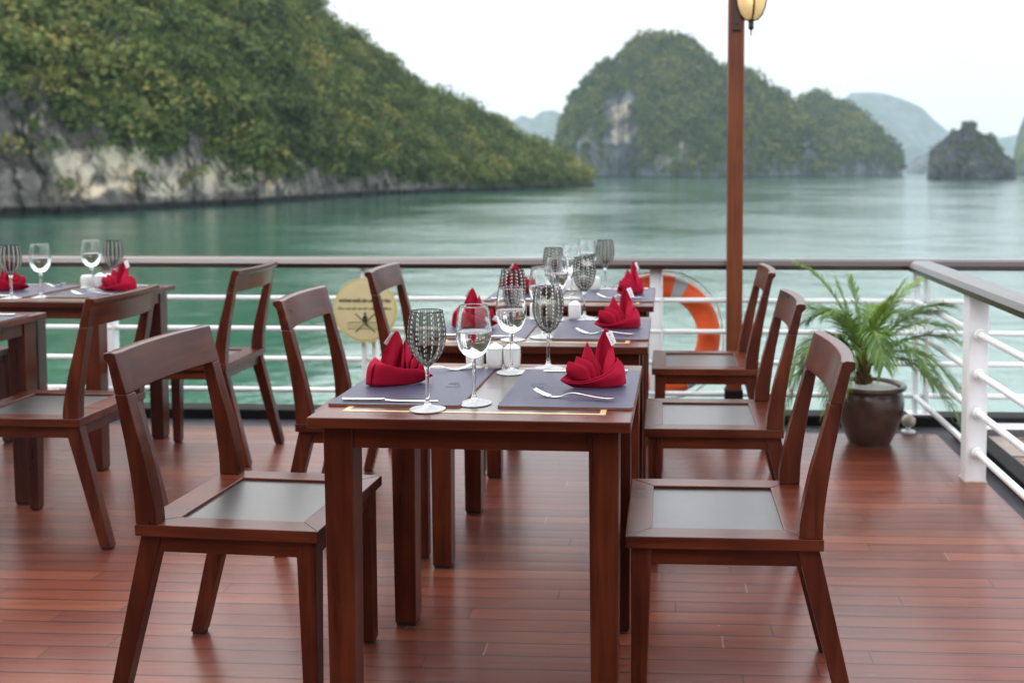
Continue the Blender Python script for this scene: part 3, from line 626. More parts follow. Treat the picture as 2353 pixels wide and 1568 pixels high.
# pole and lamp
pole = empty("wooden_pole", (.352, 5.125, 0), 0, "tall square brown wooden pole rising in front of the far railing", "pole")
mb = MB(); mb.box(-.040, .040, -.040, .040, .17, 3.0); mb.build("shaft", Wpole, pole, bevel=.006)
mb = MB(); mb.box(-.046, .046, -.046, .046, -.014, .185); o = mb.build("foot_bracket", M_black, pole, bevel=.004)
for x, z in ((-.028, .06), (.028, .06), (0, .10)):
    mb = MB(); mb.tube([(x, -.052, z), (x, -.045, z)], .007, 8); mb.build("bolt", M_steel, o)
lamp = empty("wall_lamp", (.424, 5.08, 1.98), 0, "lit cream glass lamp with dark bronze ribs hanging beside the wooden pole", "lamp")
prof = [(.006, .085), (.030, .090), (.052, .115), (.066, .150), (.074, .195), (.078, .25), (.077, .31), (.070, .36)]
m, t, b = mat("frosted_lamp_glass"); setb(b, (.80, .72, .58), .35); tl = t.nodes.new("ShaderNodeBsdfTranslucent"); tl.inputs[0].default_value = (.95, .80, .55, 1)
tp = t.nodes.new("ShaderNodeBsdfTransparent"); tp.inputs[0].default_value = (1, .85, .6, 1)
mxa = t.nodes.new("ShaderNodeMixShader"); mxa.inputs[0].default_value = .55; t.links.new(b.outputs[0], mxa.inputs[1]); t.links.new(tl.outputs[0], mxa.inputs[2])
mxb = t.nodes.new("ShaderNodeMixShader"); mxb.inputs[0].default_value = .10; t.links.new(mxa.outputs[0], mxb.inputs[1]); t.links.new(tp.outputs[0], mxb.inputs[2]); t.links.new(mxb.outputs[0], t.nodes["Material Output"].inputs[0])
mb = MB(); mb.lathe(prof, 32); mb.build("glass_shade", m, lamp, smooth=True)
mb = MB()
for k in range(4):
    a = math.pi / 4 + k * math.pi / 2 + .9
    mb.tube([((r + .003) * math.cos(a), (r + .003) * math.sin(a), z) for r, z in prof], .0050, 6)
mb.build("rib", M_bronze, lamp, smooth=True)
mb = MB(); mb.lathe([(.001, .006), (.003, .012), (.0035, .034), (.012, .042), (.015, .050), (.013, .056), (.014, .085), (.019, .090), (.004, .096)], 16); mb.build("finial", M_bronze, lamp, smooth=True, auto=40)
mb = MB(); mb.lathe([(.080, .352), (.084, .362), (.070, .385), (.030, .41), (.012, .43), (.001, .44)], 24); mb.tube([(0, 0, .43), (0, 0, .50), (-.02, 0, .54), (-.055, 0, .53), (-.072, 0, .46)], .007, 8)
mb.build("cap", M_bronze, lamp, smooth=True)
mb = MB(); mb.box(-.094, -.052, -.008, .004, .035, .55); 
for z in (.07, .155, .185): mb.tube([(-.073, -.014, z), (-.073, -.006, z)], .007, 8)
mb.build("back_plate", M_plate, lamp, bevel=.003)
m, t, b = mat("lamp_bulb"); em = t.nodes.new("ShaderNodeEmission"); em.inputs[0].default_value = (1, .72, .28, 1); em.inputs[1].default_value = 7; t.links.new(em.outputs[0], t.nodes["Material Output"].inputs[0])
mb = MB(); mb.lathe([(.001, .165), (.014, .170), (.022, .185), (.024, .20), (.018, .22), (.010, .24), (.001, .25)], 16); mb.build("bulb", m, lamp, smooth=True)

# small deck lights by the rail feet
M_lens = simple("deck_light_white", (.50, .44, .34), .3, coat=.3)
for x, y, lab in ((1.235, 5.06, "small round white deck light on the drain channel beside the palm pot"), (-3.235, 5.06, "small white deck light at the foot of the far railing on the left")):
    d = empty("deck_light", (x, y, -.015), 0, lab, "deck light", "deck lights by the railing")
    up = .0 if x > 0 else .10
    mb = MB(); mb.lathe([(.001, 0), (.036, 0), (.036, .008), (.012, .014), (.010, .03 + up), (.001, .03 + up)], 20); mb.build("base", M_white, d, smooth=True, auto=40)
    mb = MB(); mb.lathe([(.001, .028 + up), (.028, .034 + up), (.036, .05 + up), (.034, .07 + up), (.020, .086 + up), (.001, .09 + up)], 20); mb.build("lens", M_lens, d, smooth=True)

# lifebuoy
bu = empty("lifebuoy", (-.04, 5.335, .425), 0, "orange lifebuoy ring with grey bands hanging behind the far railing", "lifebuoy")
def torus(a0, a1, Rm, rm, n=24, m_=16):
    rows = []
    for i in range(n + 1):
        a = a0 + (a1 - a0) * i / n
        rows.append([((Rm + rm * math.cos(q)) * math.cos(a), rm * .72 * math.sin(q), (Rm + rm * math.cos(q)) * math.sin(a)) for q in [2 * math.pi * k / m_ for k in range(m_ + 1)]])
    return rows
mb = MB(); mb.grid(torus(0, 2 * math.pi, .272, .062, 72, 20)); mb.build("ring", M_orange, bu, smooth=True)
for a in (67, -53, 127, -113):
    mb = MB(); mb.grid(torus(R(a - 6.5), R(a + 6.5), .272, .0635, 8, 20)); mb.build("reflective_band", M_silver, bu, smooth=True)
mb = MB()
for k in range(4):
    a0 = R(7 + 90 * k); a1 = a0 + R(90); pts = []
    for i in range(13):
        u = i / 12; a = a0 + (a1 - a0) * u; rr = .345 + .018 * math.sin(math.pi * u); pts.append((rr * math.cos(a), -.01, rr * math.sin(a)))
    mb.tube(pts, .005, 6)
mb.build("grab_rope", M_rope, bu, smooth=True)

# round warning sign
sg = empty("round_sign", (-1.592, 5.175, .575), 0, "round cream warning sign about the railing, fixed to the far rail", "sign")
def disc(mb, r, y0, y1, n=56):
    mb.add([(r * math.cos(2 * math.pi * k / n), y, r * math.sin(2 * math.pi * k / n)) for y in (y0, y1) for k in range(n)],
           [tuple(range(n)), tuple(range(2 * n - 1, n - 1, -1))] + [(k, k + n, (k + 1) % n + n, (k + 1) % n) for k in range(n)])
mb = MB(); disc(mb, .172, -.002, .003); mb.build("rim", M_signrim, sg)
mb = MB(); disc(mb, .158, -.0035, -.0021); mb.build("board", M_sign, sg)
def text(name, body, size, loc, m, parent, width=None, rot=(math.pi / 2, 0, 0), bold=0.0):
    cu = bpy.data.curves.new(name, 'FONT'); cu.body = body; cu.size = size; cu.align_x = 'CENTER'; cu.align_y = 'CENTER'; cu.offset = bold
    tmp = bpy.data.objects.new(name, cu); COL.objects.link(tmp); bpy.context.view_layer.update()
    me = bpy.data.meshes.new_from_object(tmp.evaluated_get(bpy.context.evaluated_depsgraph_get()))
    COL.objects.unlink(tmp); bpy.data.objects.remove(tmp)
    co = np.empty(len(me.vertices) * 3); me.vertices.foreach_get("co", co); co = co.reshape(-1, 3)
    if width:
        k = width / (co[:, 0].max() - co[:, 0].min()); co[:, 0] *= k
    co[:, 0] -= (co[:, 0].max() + co[:, 0].min()) / 2
    me.vertices.foreach_set("co", co.ravel()); me.materials.clear(); me.materials.append(m)
    o = bpy.data.objects.new(name, me); COL.objects.link(o); o.parent = parent; o.location = loc; o.rotation_euler = rot; return o
text("lettering", "KHÔNG NGỒI LÊN LAN CAN TÀU", .021, (0, -.0052, .050), M_dark, sg, .275, bold=.0010)
text("lettering", "Do not sit on the ship's railing", .020, (0, -.0052, .010), M_olive, sg, .285, bold=.0006)
mb = MB()
def bar(mb, x0, z0, x1, z1, wd, y=-.0050):
    d = Vector((x1 - x0, 0, z1 - z0)).normalized(); q = Vector((-d.z, 0, d.x)) * wd / 2
    mb.add([(x0 - q.x, y, z0 - q.z), (x1 - q.x, y, z1 - q.z), (x1 + q.x, y, z1 + q.z), (x0 + q.x, y, z0 + q.z)], [(0, 1, 2, 3)])
bar(mb, -.092, -.064, .092, -.064, .003, -.0044); bar(mb, -.092, -.100, .092, -.100, .003, -.0044)
for k in range(21): bar(mb, -.092 + k * .0092, -.064, -.092 + k * .0092, -.100, .0016, -.0046)
bar(mb, -.052, -.018, .052, -.116, .008, -.0050); bar(mb, .052, -.018, -.052, -.116, .008, -.0053)
mb.build("crossed_bars", M_olive, sg)
mb = MB(); mb.add([(.007 * math.cos(a), -.0060, -.018 + .008 * math.sin(a)) for a in [k * math.pi / 6 for k in range(12)]], [tuple(range(12))])
mb.add([(-.012, -.0058, -.034), (-.004, -.0058, -.027), (.006, -.0058, -.027), (.013, -.0058, -.036), (.010, -.0058, -.060), (.016, -.0058, -.085), (.007, -.0058, -.088), (0, -.0058, -.066), (-.010, -.0058, -.062), (-.013, -.0058, -.05)], [tuple(range(10))])
mb.build("seated_figure", M_dark, sg)

# ------------------------------------------------------------------ CHAIR
def make_chair(label, group, cat="chair"):
    c = empty("dining_chair", (0, 0, 0), 0, label, cat, group)
    hx, hy, zt, zb = .230, .220, .463, .434
    f = .062
    mb = MB()                                           # mitred seat frame, back board wider
    o4 = [(-hx, -hy), (hx, -hy), (hx, hy), (-hx, hy)]; i4 = [(-hx + f, -hy + f), (hx - .085, -hy + f), (hx - .085, hy - f), (-hx + f, hy - f)]
    for k in range(4):
        a, b2, c2, d = o4[k], o4[(k + 1) % 4], i4[(k + 1) % 4], i4[k]
        mb.hexa([(*a, zb), (*b2, zb), (*c2, zb), (*d, zb), (*a, zt), (*b2, zt), (*c2, zt), (*d, zt)])
    mb.build("seat_frame", W[0], c, bevel=.0025)
    mb = MB(); mb.box(-hx + f - .001, hx - .084, -hy + f - .001, hy - f + .001, .442, .4555); mb.build("seat_panel", M_panel, c)
    mb = MB(); a = .016
    mb.box(-hx + .05, hx - .05, -hy + a, -hy + a + .02, .392, zb - .001); mb.box(-hx + .05, hx - .05, hy - a - .02, hy - a, .392, zb - .001)
    mb.box(-hx + a, -hx + a + .02, -hy + .05, hy - .05, .392, zb - .001); mb.box(hx - a - .02, hx - a, -hy + .05, hy - .05, .392, zb - .001)
    mb.build("apron", W[0], c, bevel=.0015)
    for s in (-1, 1):                                   # front legs taper on the inner faces
        x0 = -hx + .013; y0 = s * (hy - .013); t_, bt = .048, .035
        mb = MB(); q = lambda wd, z: [(x0, y0, z), (x0 + wd, y0, z), (x0 + wd, y0 - s * wd, z), (x0, y0 - s * wd, z)]
        mb.hexa(q(bt, .008) + q(t_, zb - .0015)); leg = mb.build("leg", W[2], c, bevel=.002)
        mb = MB(); mb.box(x0 + .004, x0 + bt - .004, min(y0 - s * .004, y0 - s * (bt - .004)), max(y0 - s * .004, y0 - s * (bt - .004)), 0, .0075); mb.build("foot_pad", M_rubber, leg)
    for s in (-1, 1):                                   # raked rear legs
        y1 = s * (hy - .013); y0 = y1 - s * .036
        lo, hi = min(y0, y1), max(y0, y1)
        mb = MB(); mb.prism_xz([(hx - .060, zb - .0015), (hx - .008, zb - .0015), (hx + .090, .008), (hx + .052, .008)], lo, hi)
        leg = mb.build("leg", W[2], c, bevel=.002)
        mb = MB(); mb.box(hx + .055, hx + .086, lo + .004, hi - .004, 0, .0075); mb.build("foot_pad", M_rubber, leg)
    for s in (-1, 1):                                   # back posts
        y1 = s * hy; y0 = y1 - s * .038; lo, hi = min(y0, y1), max(y0, y1)
        fr = [(-.058, .4635), (-.056, .50), (-.047, .55), (-.032, .62), (-.010, .70), (.010, .778)]
        bk = [(.040, .778), (.030, .72), (.018, .66), (.006, .58), (-.001, .52), (-.003, .4635)]
        mb = MB(); mb.prism_xz([(hx + x, z) for x, z in fr + bk], lo, hi); mb.build("back_post", W[2], c, bevel=.002)
    sec = [(.010, .7785), (.036, .876), (.046, .879), (.066, .877), (.067, .862), (.055, .851), (.040, .7785)]
    rows = []; n = 16
    for i in range(n + 1):
        y = -hy - .0005 + (2 * hy + .001) * i / n; q = 2 * y / (2 * hy); bow = .019 * (1 - min(1, abs(q) * 1.12) ** 2) if abs(q) < .893 else 0
        rows.append([(hx + x + bow, y, z) for x, z in sec])
    mb = MB(); m_ = len(sec); vs = [p for r2 in rows for p in r2]
    fs = [(i * m_ + j, i * m_ + (j + 1) % m_, (i + 1) * m_ + (j + 1) % m_, (i + 1) * m_ + j) for i in range(n) for j in range(m_)]
    fs += [tuple(range(m_ - 1, -1, -1)), tuple(range(n * m_, (n + 1) * m_))]
    mb.add(vs, fs); mb.build("back_rail", W[1], c, bevel=.002, smooth=True, auto=35)
    return c
CG = "brown wooden dining chairs on the deck"
chairs = [
    (.137, 2.490, 0.0, "brown wooden chair at the right of the nearest table, its whole seat in view"),
    (.158, 3.465, 0.4, "brown wooden chair at the right of the middle table, second in the right-hand row"),
    (.170, 4.465, 0.0, "brown wooden chair farthest back in the right-hand row, beside the tall pole"),
    (-1.035, 2.500, 176.5, "large near brown wooden chair at the left of the nearest table"),
    (-1.018, 3.475, 180.0, "brown wooden chair at the left of the middle table, left of the round sign"),
    (-.998, 4.425, 180.0, "brown wooden chair whose back overlaps the round cream sign"),
    (-2.240, 3.500, 0.0, "brown wooden chair with curved back rail, seat cut by the left edge of the photo"),
    (-2.160, 4.465, 0.0, "brown wooden chair at the right end of the far left table by the railing"),
    (-3.385, 4.430, 180.0, "brown wooden chair mostly hidden at the far left edge, only seat corner and leg showing"),
]
proto = None
for x, y, a, lab in chairs:
    c = make_chair(lab, CG) if proto is None else copy_tree(proto)
    if proto is None: proto = c
    c.location = (x, y, .0005); c.rotation_euler = (0, 0, R(a)); c['label'] = lab

# ------------------------------------------------------------------ TABLE
def make_table():
    tb = empty("dining_table", (0, 0, 0), 0, "", "table", "square brown dining tables")
    hx, hy = .3715, .328
    mb = MB(); mb.box(-hx, hx, -hy, hy, .7245, .750); mb.build("tabletop", W[0], tb, bevel=.003)
    mb = MB(); a, b2 = .062, .014; z0, z1 = .7503, .7508
    ix, iy = hx - a, hy - a
    mb.box(-ix, ix, -iy, -iy + b2, z0, z1); mb.box(-ix, ix, iy - b2, iy, z0, z1)
    mb.box(-ix, -ix + b2, -iy + b2, iy - b2, z0, z1); mb.box(ix - b2, ix, -iy + b2, iy - b2, z0, z1); mb.build("inlay", M_inlay, tb)
    mb = MB(); mb.box(-ix + b2, ix - b2, -iy + b2, iy - b2, z0, z1 - .0002); mb.build("centre_panel", M_ctop, tb)
    mb = MB(); e = .034; th = .02; zl = .672
    mb.box(-hx + .09, hx - .09, -hy + e, -hy + e + th, zl, .7242); mb.box(-hx + .09, hx - .09, hy - e - th, hy - e, zl, .7242)
    mb.box(-hx + e, -hx + e + th, -hy + .09, hy - .09, zl, .7242); mb.box(hx - e - th, hx - e, -hy + .09, hy - .09, zl, .7242)
    mb.build("apron", W[0], tb, bevel=.0015)
    for sx_ in (-1, 1):
        for sy_ in (-1, 1):
            x0 = sx_ * (hx - .028); y0 = sy_ * (hy - .028); q = lambda wd, z, k: [(x0 - sx_ * k, y0 - sy_ * k, z), (x0 - sx_ * wd, y0 - sy_ * k, z), (x0 - sx_ * wd, y0 - sy_ * wd, z), (x0 - sx_ * k, y0 - sy_ * wd, z)]
            mb = MB(); mb.hexa(q(.066, .009, .004) + q(.070, .7242, 0)); leg = mb.build("leg", W[2], tb, bevel=.0025)
            mb = MB(); lo = sorted((x0 - sx_ * .008, x0 - sx_ * .062)); l2 = sorted((y0 - sy_ * .008, y0 - sy_ * .062)); mb.box(lo[0], lo[1], l2[0], l2[1], 0, .0085); mb.build("foot_pad", M_rubber, leg)
    return tb
M_ctop = wood("dark_table_centre", 0, (.020, .013, .012), (.032, .020, .018), (.05, .028, .024), rough=.3, coat=.7)
tables = [
    ("near", -.444, 2.532, -.9, "nearest square brown table in the centre, close to the viewer"),
    ("middle", -.428, 3.483, 0, "middle brown table of the centre row, behind the nearest one"),
    ("far", -.422, 4.445, 0, "brown table at the far end of the centre row, next to the railing"),
    ("leftnear", -2.835, 3.50, 0, "brown table at the left edge, only its far right corner in view"),
    ("leftfar", -2.795, 4.465, 0, "brown table by the railing on the left, set with four glasses"),
]
tproto = None; TB = {}
for key, x, y, a, lab in tables:
    tb = make_table() if tproto is None else copy_tree(tproto)
    if tproto is None: tproto = tb
    tb.location = (x, y, .0005); tb.rotation_euler = (0, 0, R(a)); tb['label'] = lab; TB[key] = (x, y, a)
def tpos(key, dx, dy):
    x, y, a = TB[key]; a = R(a); return (x + dx * math.cos(a) - dy * math.sin(a), y + dx * math.sin(a) + dy * math.cos(a))
ZT = .7515
TW = {"near": "the nearest table", "middle": "the middle centre-row table", "far": "the farthest centre-row table", "leftnear": "the table cut by the left edge", "leftfar": "the far left table by the railing"}

# ------------------------------------------------------------------ placemat
def rrect(hx, hy, r, n=5):
    pts = []
    for cx, cy_, a0 in ((hx - r, hy - r, 0), (-hx + r, hy - r, 90), (-hx + r, -hy + r, 180), (hx - r, -hy + r, 270)):
        for k in range(n + 1):
            a = R(a0 + 90 * k / n); pts.append((cx + r * math.cos(a), cy_ + r * math.sin(a)))
    return pts
def make_mat():
    o = empty("placemat", (0, 0, 0), 0, "", "placemat", "navy leather placemats")
    mb = MB(); mb.prism_xy(rrect(.162, .222, .012), 0, .0026); mb.build("backing", M_hide, o)
    mb = MB(); mb.prism_xy(rrect(.1615, .2215, .012), .0027, .0050); mb.build("leather_top", M_leather, o, bevel=.0008)
    mb = MB(); z = .0050                               # pressed script flourish near the inner long side
    def curve(pts, r): mb.tube([(x, y, z) for x, y in pts], r, 6)
    cx = -.095
    curve([(cx - .006, -.030), (cx + .012, -.022), (cx + .016, -.015)], .0009); curve([(cx - .010, -.018), (cx + .016, -.004)], .0010)
    curve([(cx + .004 + .014 * math.cos(a), .012 + .012 * math.sin(a)) for a in [k * .5 for k in range(10)]], .0008)
    curve([(cx - .016 + .006 * math.sin(k * .9), -.008 + k * .0055) for k in range(9)], .0009)
    mb.build("pressed_emblem", M_emb, o)
    return o
# ------------------------------------------------------------------ cutlery
def strip(path, widths, th, name, m, parent=None):
    """flat bar following path (x,z) with half-widths in y"""
    mb = MB(); n = len(path); vs = []
    for (x, z), wd in zip(path, widths): vs += [(x, -wd, z), (x, wd, z), (x, wd * .8, z + th), (x, -wd * .8, z + th)]
    fs = [(0, 1, 2, 3), (4 * n - 1, 4 * n - 2, 4 * n - 3, 4 * n - 4)]
    for i in range(n - 1):
        for j in range(4): fs.append((i * 4 + j, (i + 1) * 4 + j, (i + 1) * 4 + (j + 1) % 4, i * 4 + (j + 1) % 4))
    mb.add(vs, fs); return mb
def make_fork():
    o = empty("fork", (0, 0, 0), 0, "", "fork", "steel forks on the placemats")
    pa = [(.105, .007), (.09, .005), (.06, .0065), (.03, .010), (.005, .0135), (-.010, .0125), (-.024, .006), (-.036, .0015), (-.050, .0002), (-.062, .001)]
    wd = [.0075, .0085, .0075, .0055, .0042, .0038, .0042, .008, .0115, .0120]
    mb = strip(pa, wd, .0028, "handle", M_steel); mb.build("handle", M_steel, o, smooth=True, auto=60, subd=1)
    mb = MB()
    for k in range(4):
        y = -.0093 + k * .0062
        p = [(-.061, y, .0022), (-.075, y, .0055), (-.090, y * .97, .0115), (-.103, y * .93, .019)]
        mb.tube(p, [.0022, .0020, .0018, .0009], 6)
    mb.build("tines", M_steel, o, smooth=True); return o
def make_knife():
    o = empty("knife", (0, 0, 0), 0, "", "knife", "steel table knives on the placemats")
    mb = strip([(.115, .002), (.112, .0008), (.09, .0005), (.05, .0007), (.012, .0012), (.006, .002)], [.005, .0085, .0088, .0078, .0066, .0060], .0072, "handle", M_steel)
    mb.build("handle", M_steel, o, smooth=True, auto=60, subd=1)
    mb = strip([(.008, .0035), (-.01, .0030), (-.06, .0022), (-.095, .0018), (-.112, .0016), (-.120, .0016)], [.0055, .0085, .0100, .0092, .0055, .0008], .0016, "blade", M_steel)
    mb.build("blade", M_steel, o, smooth=True, auto=50); return o
# ------------------------------------------------------------------ glasses
def bowl_prof(kind):
    if kind == "smoky":     # (r,z) outside
        return [(.007, .1045), (.0125, .108), (.023, .117), (.0325, .130), (.0400, .146), (.0440, .163), (.0450, .178), (.0440, .195), (.0415, .213), (.0375, .2335)]
    return [(.006, .112), (.014, .1145), (.026, .122), (.035, .134), (.0405, .150), (.0428, .166), (.0428, .180), (.0412, .200), (.0380, .222), (.0342, .2385)]
def refine(pr, k=4):
    out_ = []; n = len(pr)
    for i in range(n - 1):
        p0, p1, p2, p3 = pr[max(i - 1, 0)], pr[i], pr[i + 1], pr[min(i + 2, n - 1)]
        for j in range(k):
            t_ = j / k
            out_.append(tuple(.5 * ((2 * p1[d]) + (-p0[d] + p2[d]) * t_ + (2 * p0[d] - 5 * p1[d] + 4 * p2[d] - p3[d]) * t_ ** 2 + (-p0[d] + 3 * p1[d] - 3 * p2[d] + p3[d]) * t_ ** 3) for d in (0, 1)))
    out_.append(pr[-1]); return out_
def make_glass(kind):
    g = empty("wine_glass", (0, 0, 0), 0, "", "wine glass", "")
    pr = refine(bowl_prof(kind)); top = pr[-1]; th = .0011
    zb = pr[0][1]
    foot = [(.0005, .0004), (.030, .0004), (.0405, .0008), (.0418, .0020), (.0405, .0032), (.030, .0048), (.018, .0075), (.010, .012), (.0062, .020), (.0046, .036), (.0042, .060), (.0045, .085), (.0058, zb - .010), (.0075, zb - .004)]
    if kind == "smoky":
        f2 = refine(foot, 2); cut = [i for i, p_ in enumerate(f2) if p_[1] >= .0115][0]
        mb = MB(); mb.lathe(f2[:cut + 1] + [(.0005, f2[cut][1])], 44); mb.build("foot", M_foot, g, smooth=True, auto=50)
        mb = MB(); mb.lathe([(.0005, f2[cut][1] + .0003)] + [(r, z + .0003) for r, z in f2[cut:]] + [(.0085, zb - .001), (.0060, zb + .0022), (.0005, zb + .003)], 40); mb.build("stem", M_glass, g, smooth=True)
        inner = [(max(r - .0016, .0005), z + .0010) for r, z in pr[2:]]
        mb = MB(); mb.lathe([(.0005, zb + .0005)] + pr, 64); mb.build("bowl", M_smoke, g, smooth=True)
        mb = MB(); mb.lathe([(top[0] - .0012, top[1]), (top[0] - .0006, top[1] + .0012), (top[0] + .0003, top[1] + .0003), (top[0], top[1] - .0006)], 48); mb.build("rim", M_black, g, smooth=True)
    else:
        inner = [(max(r - th, .0005), z) for r, z in pr if z > zb + .006][::-1]
        f2 = refine(foot, 2); cut = [i for i, p_ in enumerate(f2) if p_[1] >= .0115][0]
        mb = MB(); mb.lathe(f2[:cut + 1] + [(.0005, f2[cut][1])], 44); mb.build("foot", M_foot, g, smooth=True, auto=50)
        mb = MB(); mb.lathe([(.0005, f2[cut][1] + .0003)] + [(r, z + .0003) for r, z in f2[cut:]] + pr + [(top[0] - th * .5, top[1] + .0006)] + inner + [(.010, zb + .0058), (.0005, zb + .0054)], 48); mb.build("bowl", M_glass, g, smooth=True)
        wl = .175; wi = [(r + .0002, z) for r, z in inner[::-1] if z < wl]; rt = wi[-1][0]
        mb = MB(); mb.lathe([(.0005, zb + .0052), (.010, zb + .0056)] + wi + [(rt + .0002, wl + .0008), (rt - .002, wl), (.0005, wl)], 48); mb.build("water", M_water_in, g, smooth=True, auto=50)
    return g
# ------------------------------------------------------------------ shakers
def make_shaker(kind):
    o = empty("pepper_pot" if kind == 1 else ("salt_pot" if kind == 0 else "toothpick_pot"), (0, 0, 0), 0, "", "condiment pot", "white porcelain condiment pots")
    def rs(prof, n=40, p=4.0):
        mb = MB(); vs = []; fs = []
        for r, z, pw in prof:
            for k in range(n):
                a = 2 * math.pi * k / n; c_, s_ = math.cos(a), math.sin(a); q = (abs(c_) ** pw + abs(s_) ** pw) ** (-1 / pw); vs.append((r * q * c_, r * q * s_, z))
        for j in range(len(prof) - 1):
            for k in range(n):
                k2 = (k + 1) % n; fs.append((j * n + k, j * n + k2, (j + 1) * n + k2, (j + 1) * n + k))
        mb.add(vs, fs); return mb
    if kind < 2:
        rs([(.0005, 0, 3), (.017, 0, 3), (.0195, .002, 3), (.0225, .012, 3.4), (.0240, .030, 3.6), (.0240, .046, 3.6), (.0232, .056, 3.4)]).build("body", M_porc, o, smooth=True)
        rs([(.0232, .0563, 3.4), (.0238, .0578, 3.4), (.0225, .0605, 3.2), (.013, .0670, 2.6), (.006, .0722, 2), (.0005, .0735, 2)]).build("lid", M_porc, o, smooth=True)
    else:
        rs([(.0005, 0, 2), (.027, 0, 2), (.0285, .003, 2), (.028, .007, 2), (.0255, .010, 2), (.0250, .012, 2)]).build("base", M_porc, o, smooth=True)
        rs([(.0245, .0121, 2.6), (.0250, .03, 3), (.0248, .050, 3), (.0230, .060, 2.6), (.0205, .0635, 2.4), (.0190, .0640, 2.2), (.0185, .0615, 2.2), (.0005, .0600, 2)]).build("body", M_porc, o, smooth=True)
    if kind == 1:
        mb = MB()
        for k in range(3): mb.tube([(.003 * math.cos(k * 2.1), .003 * math.sin(k * 2.1), .0722), (.003 * math.cos(k * 2.1), .003 * math.sin(k * 2.1), .0738)], .0008, 6)
        mb.build("hole", M_pepper, o)
    return o
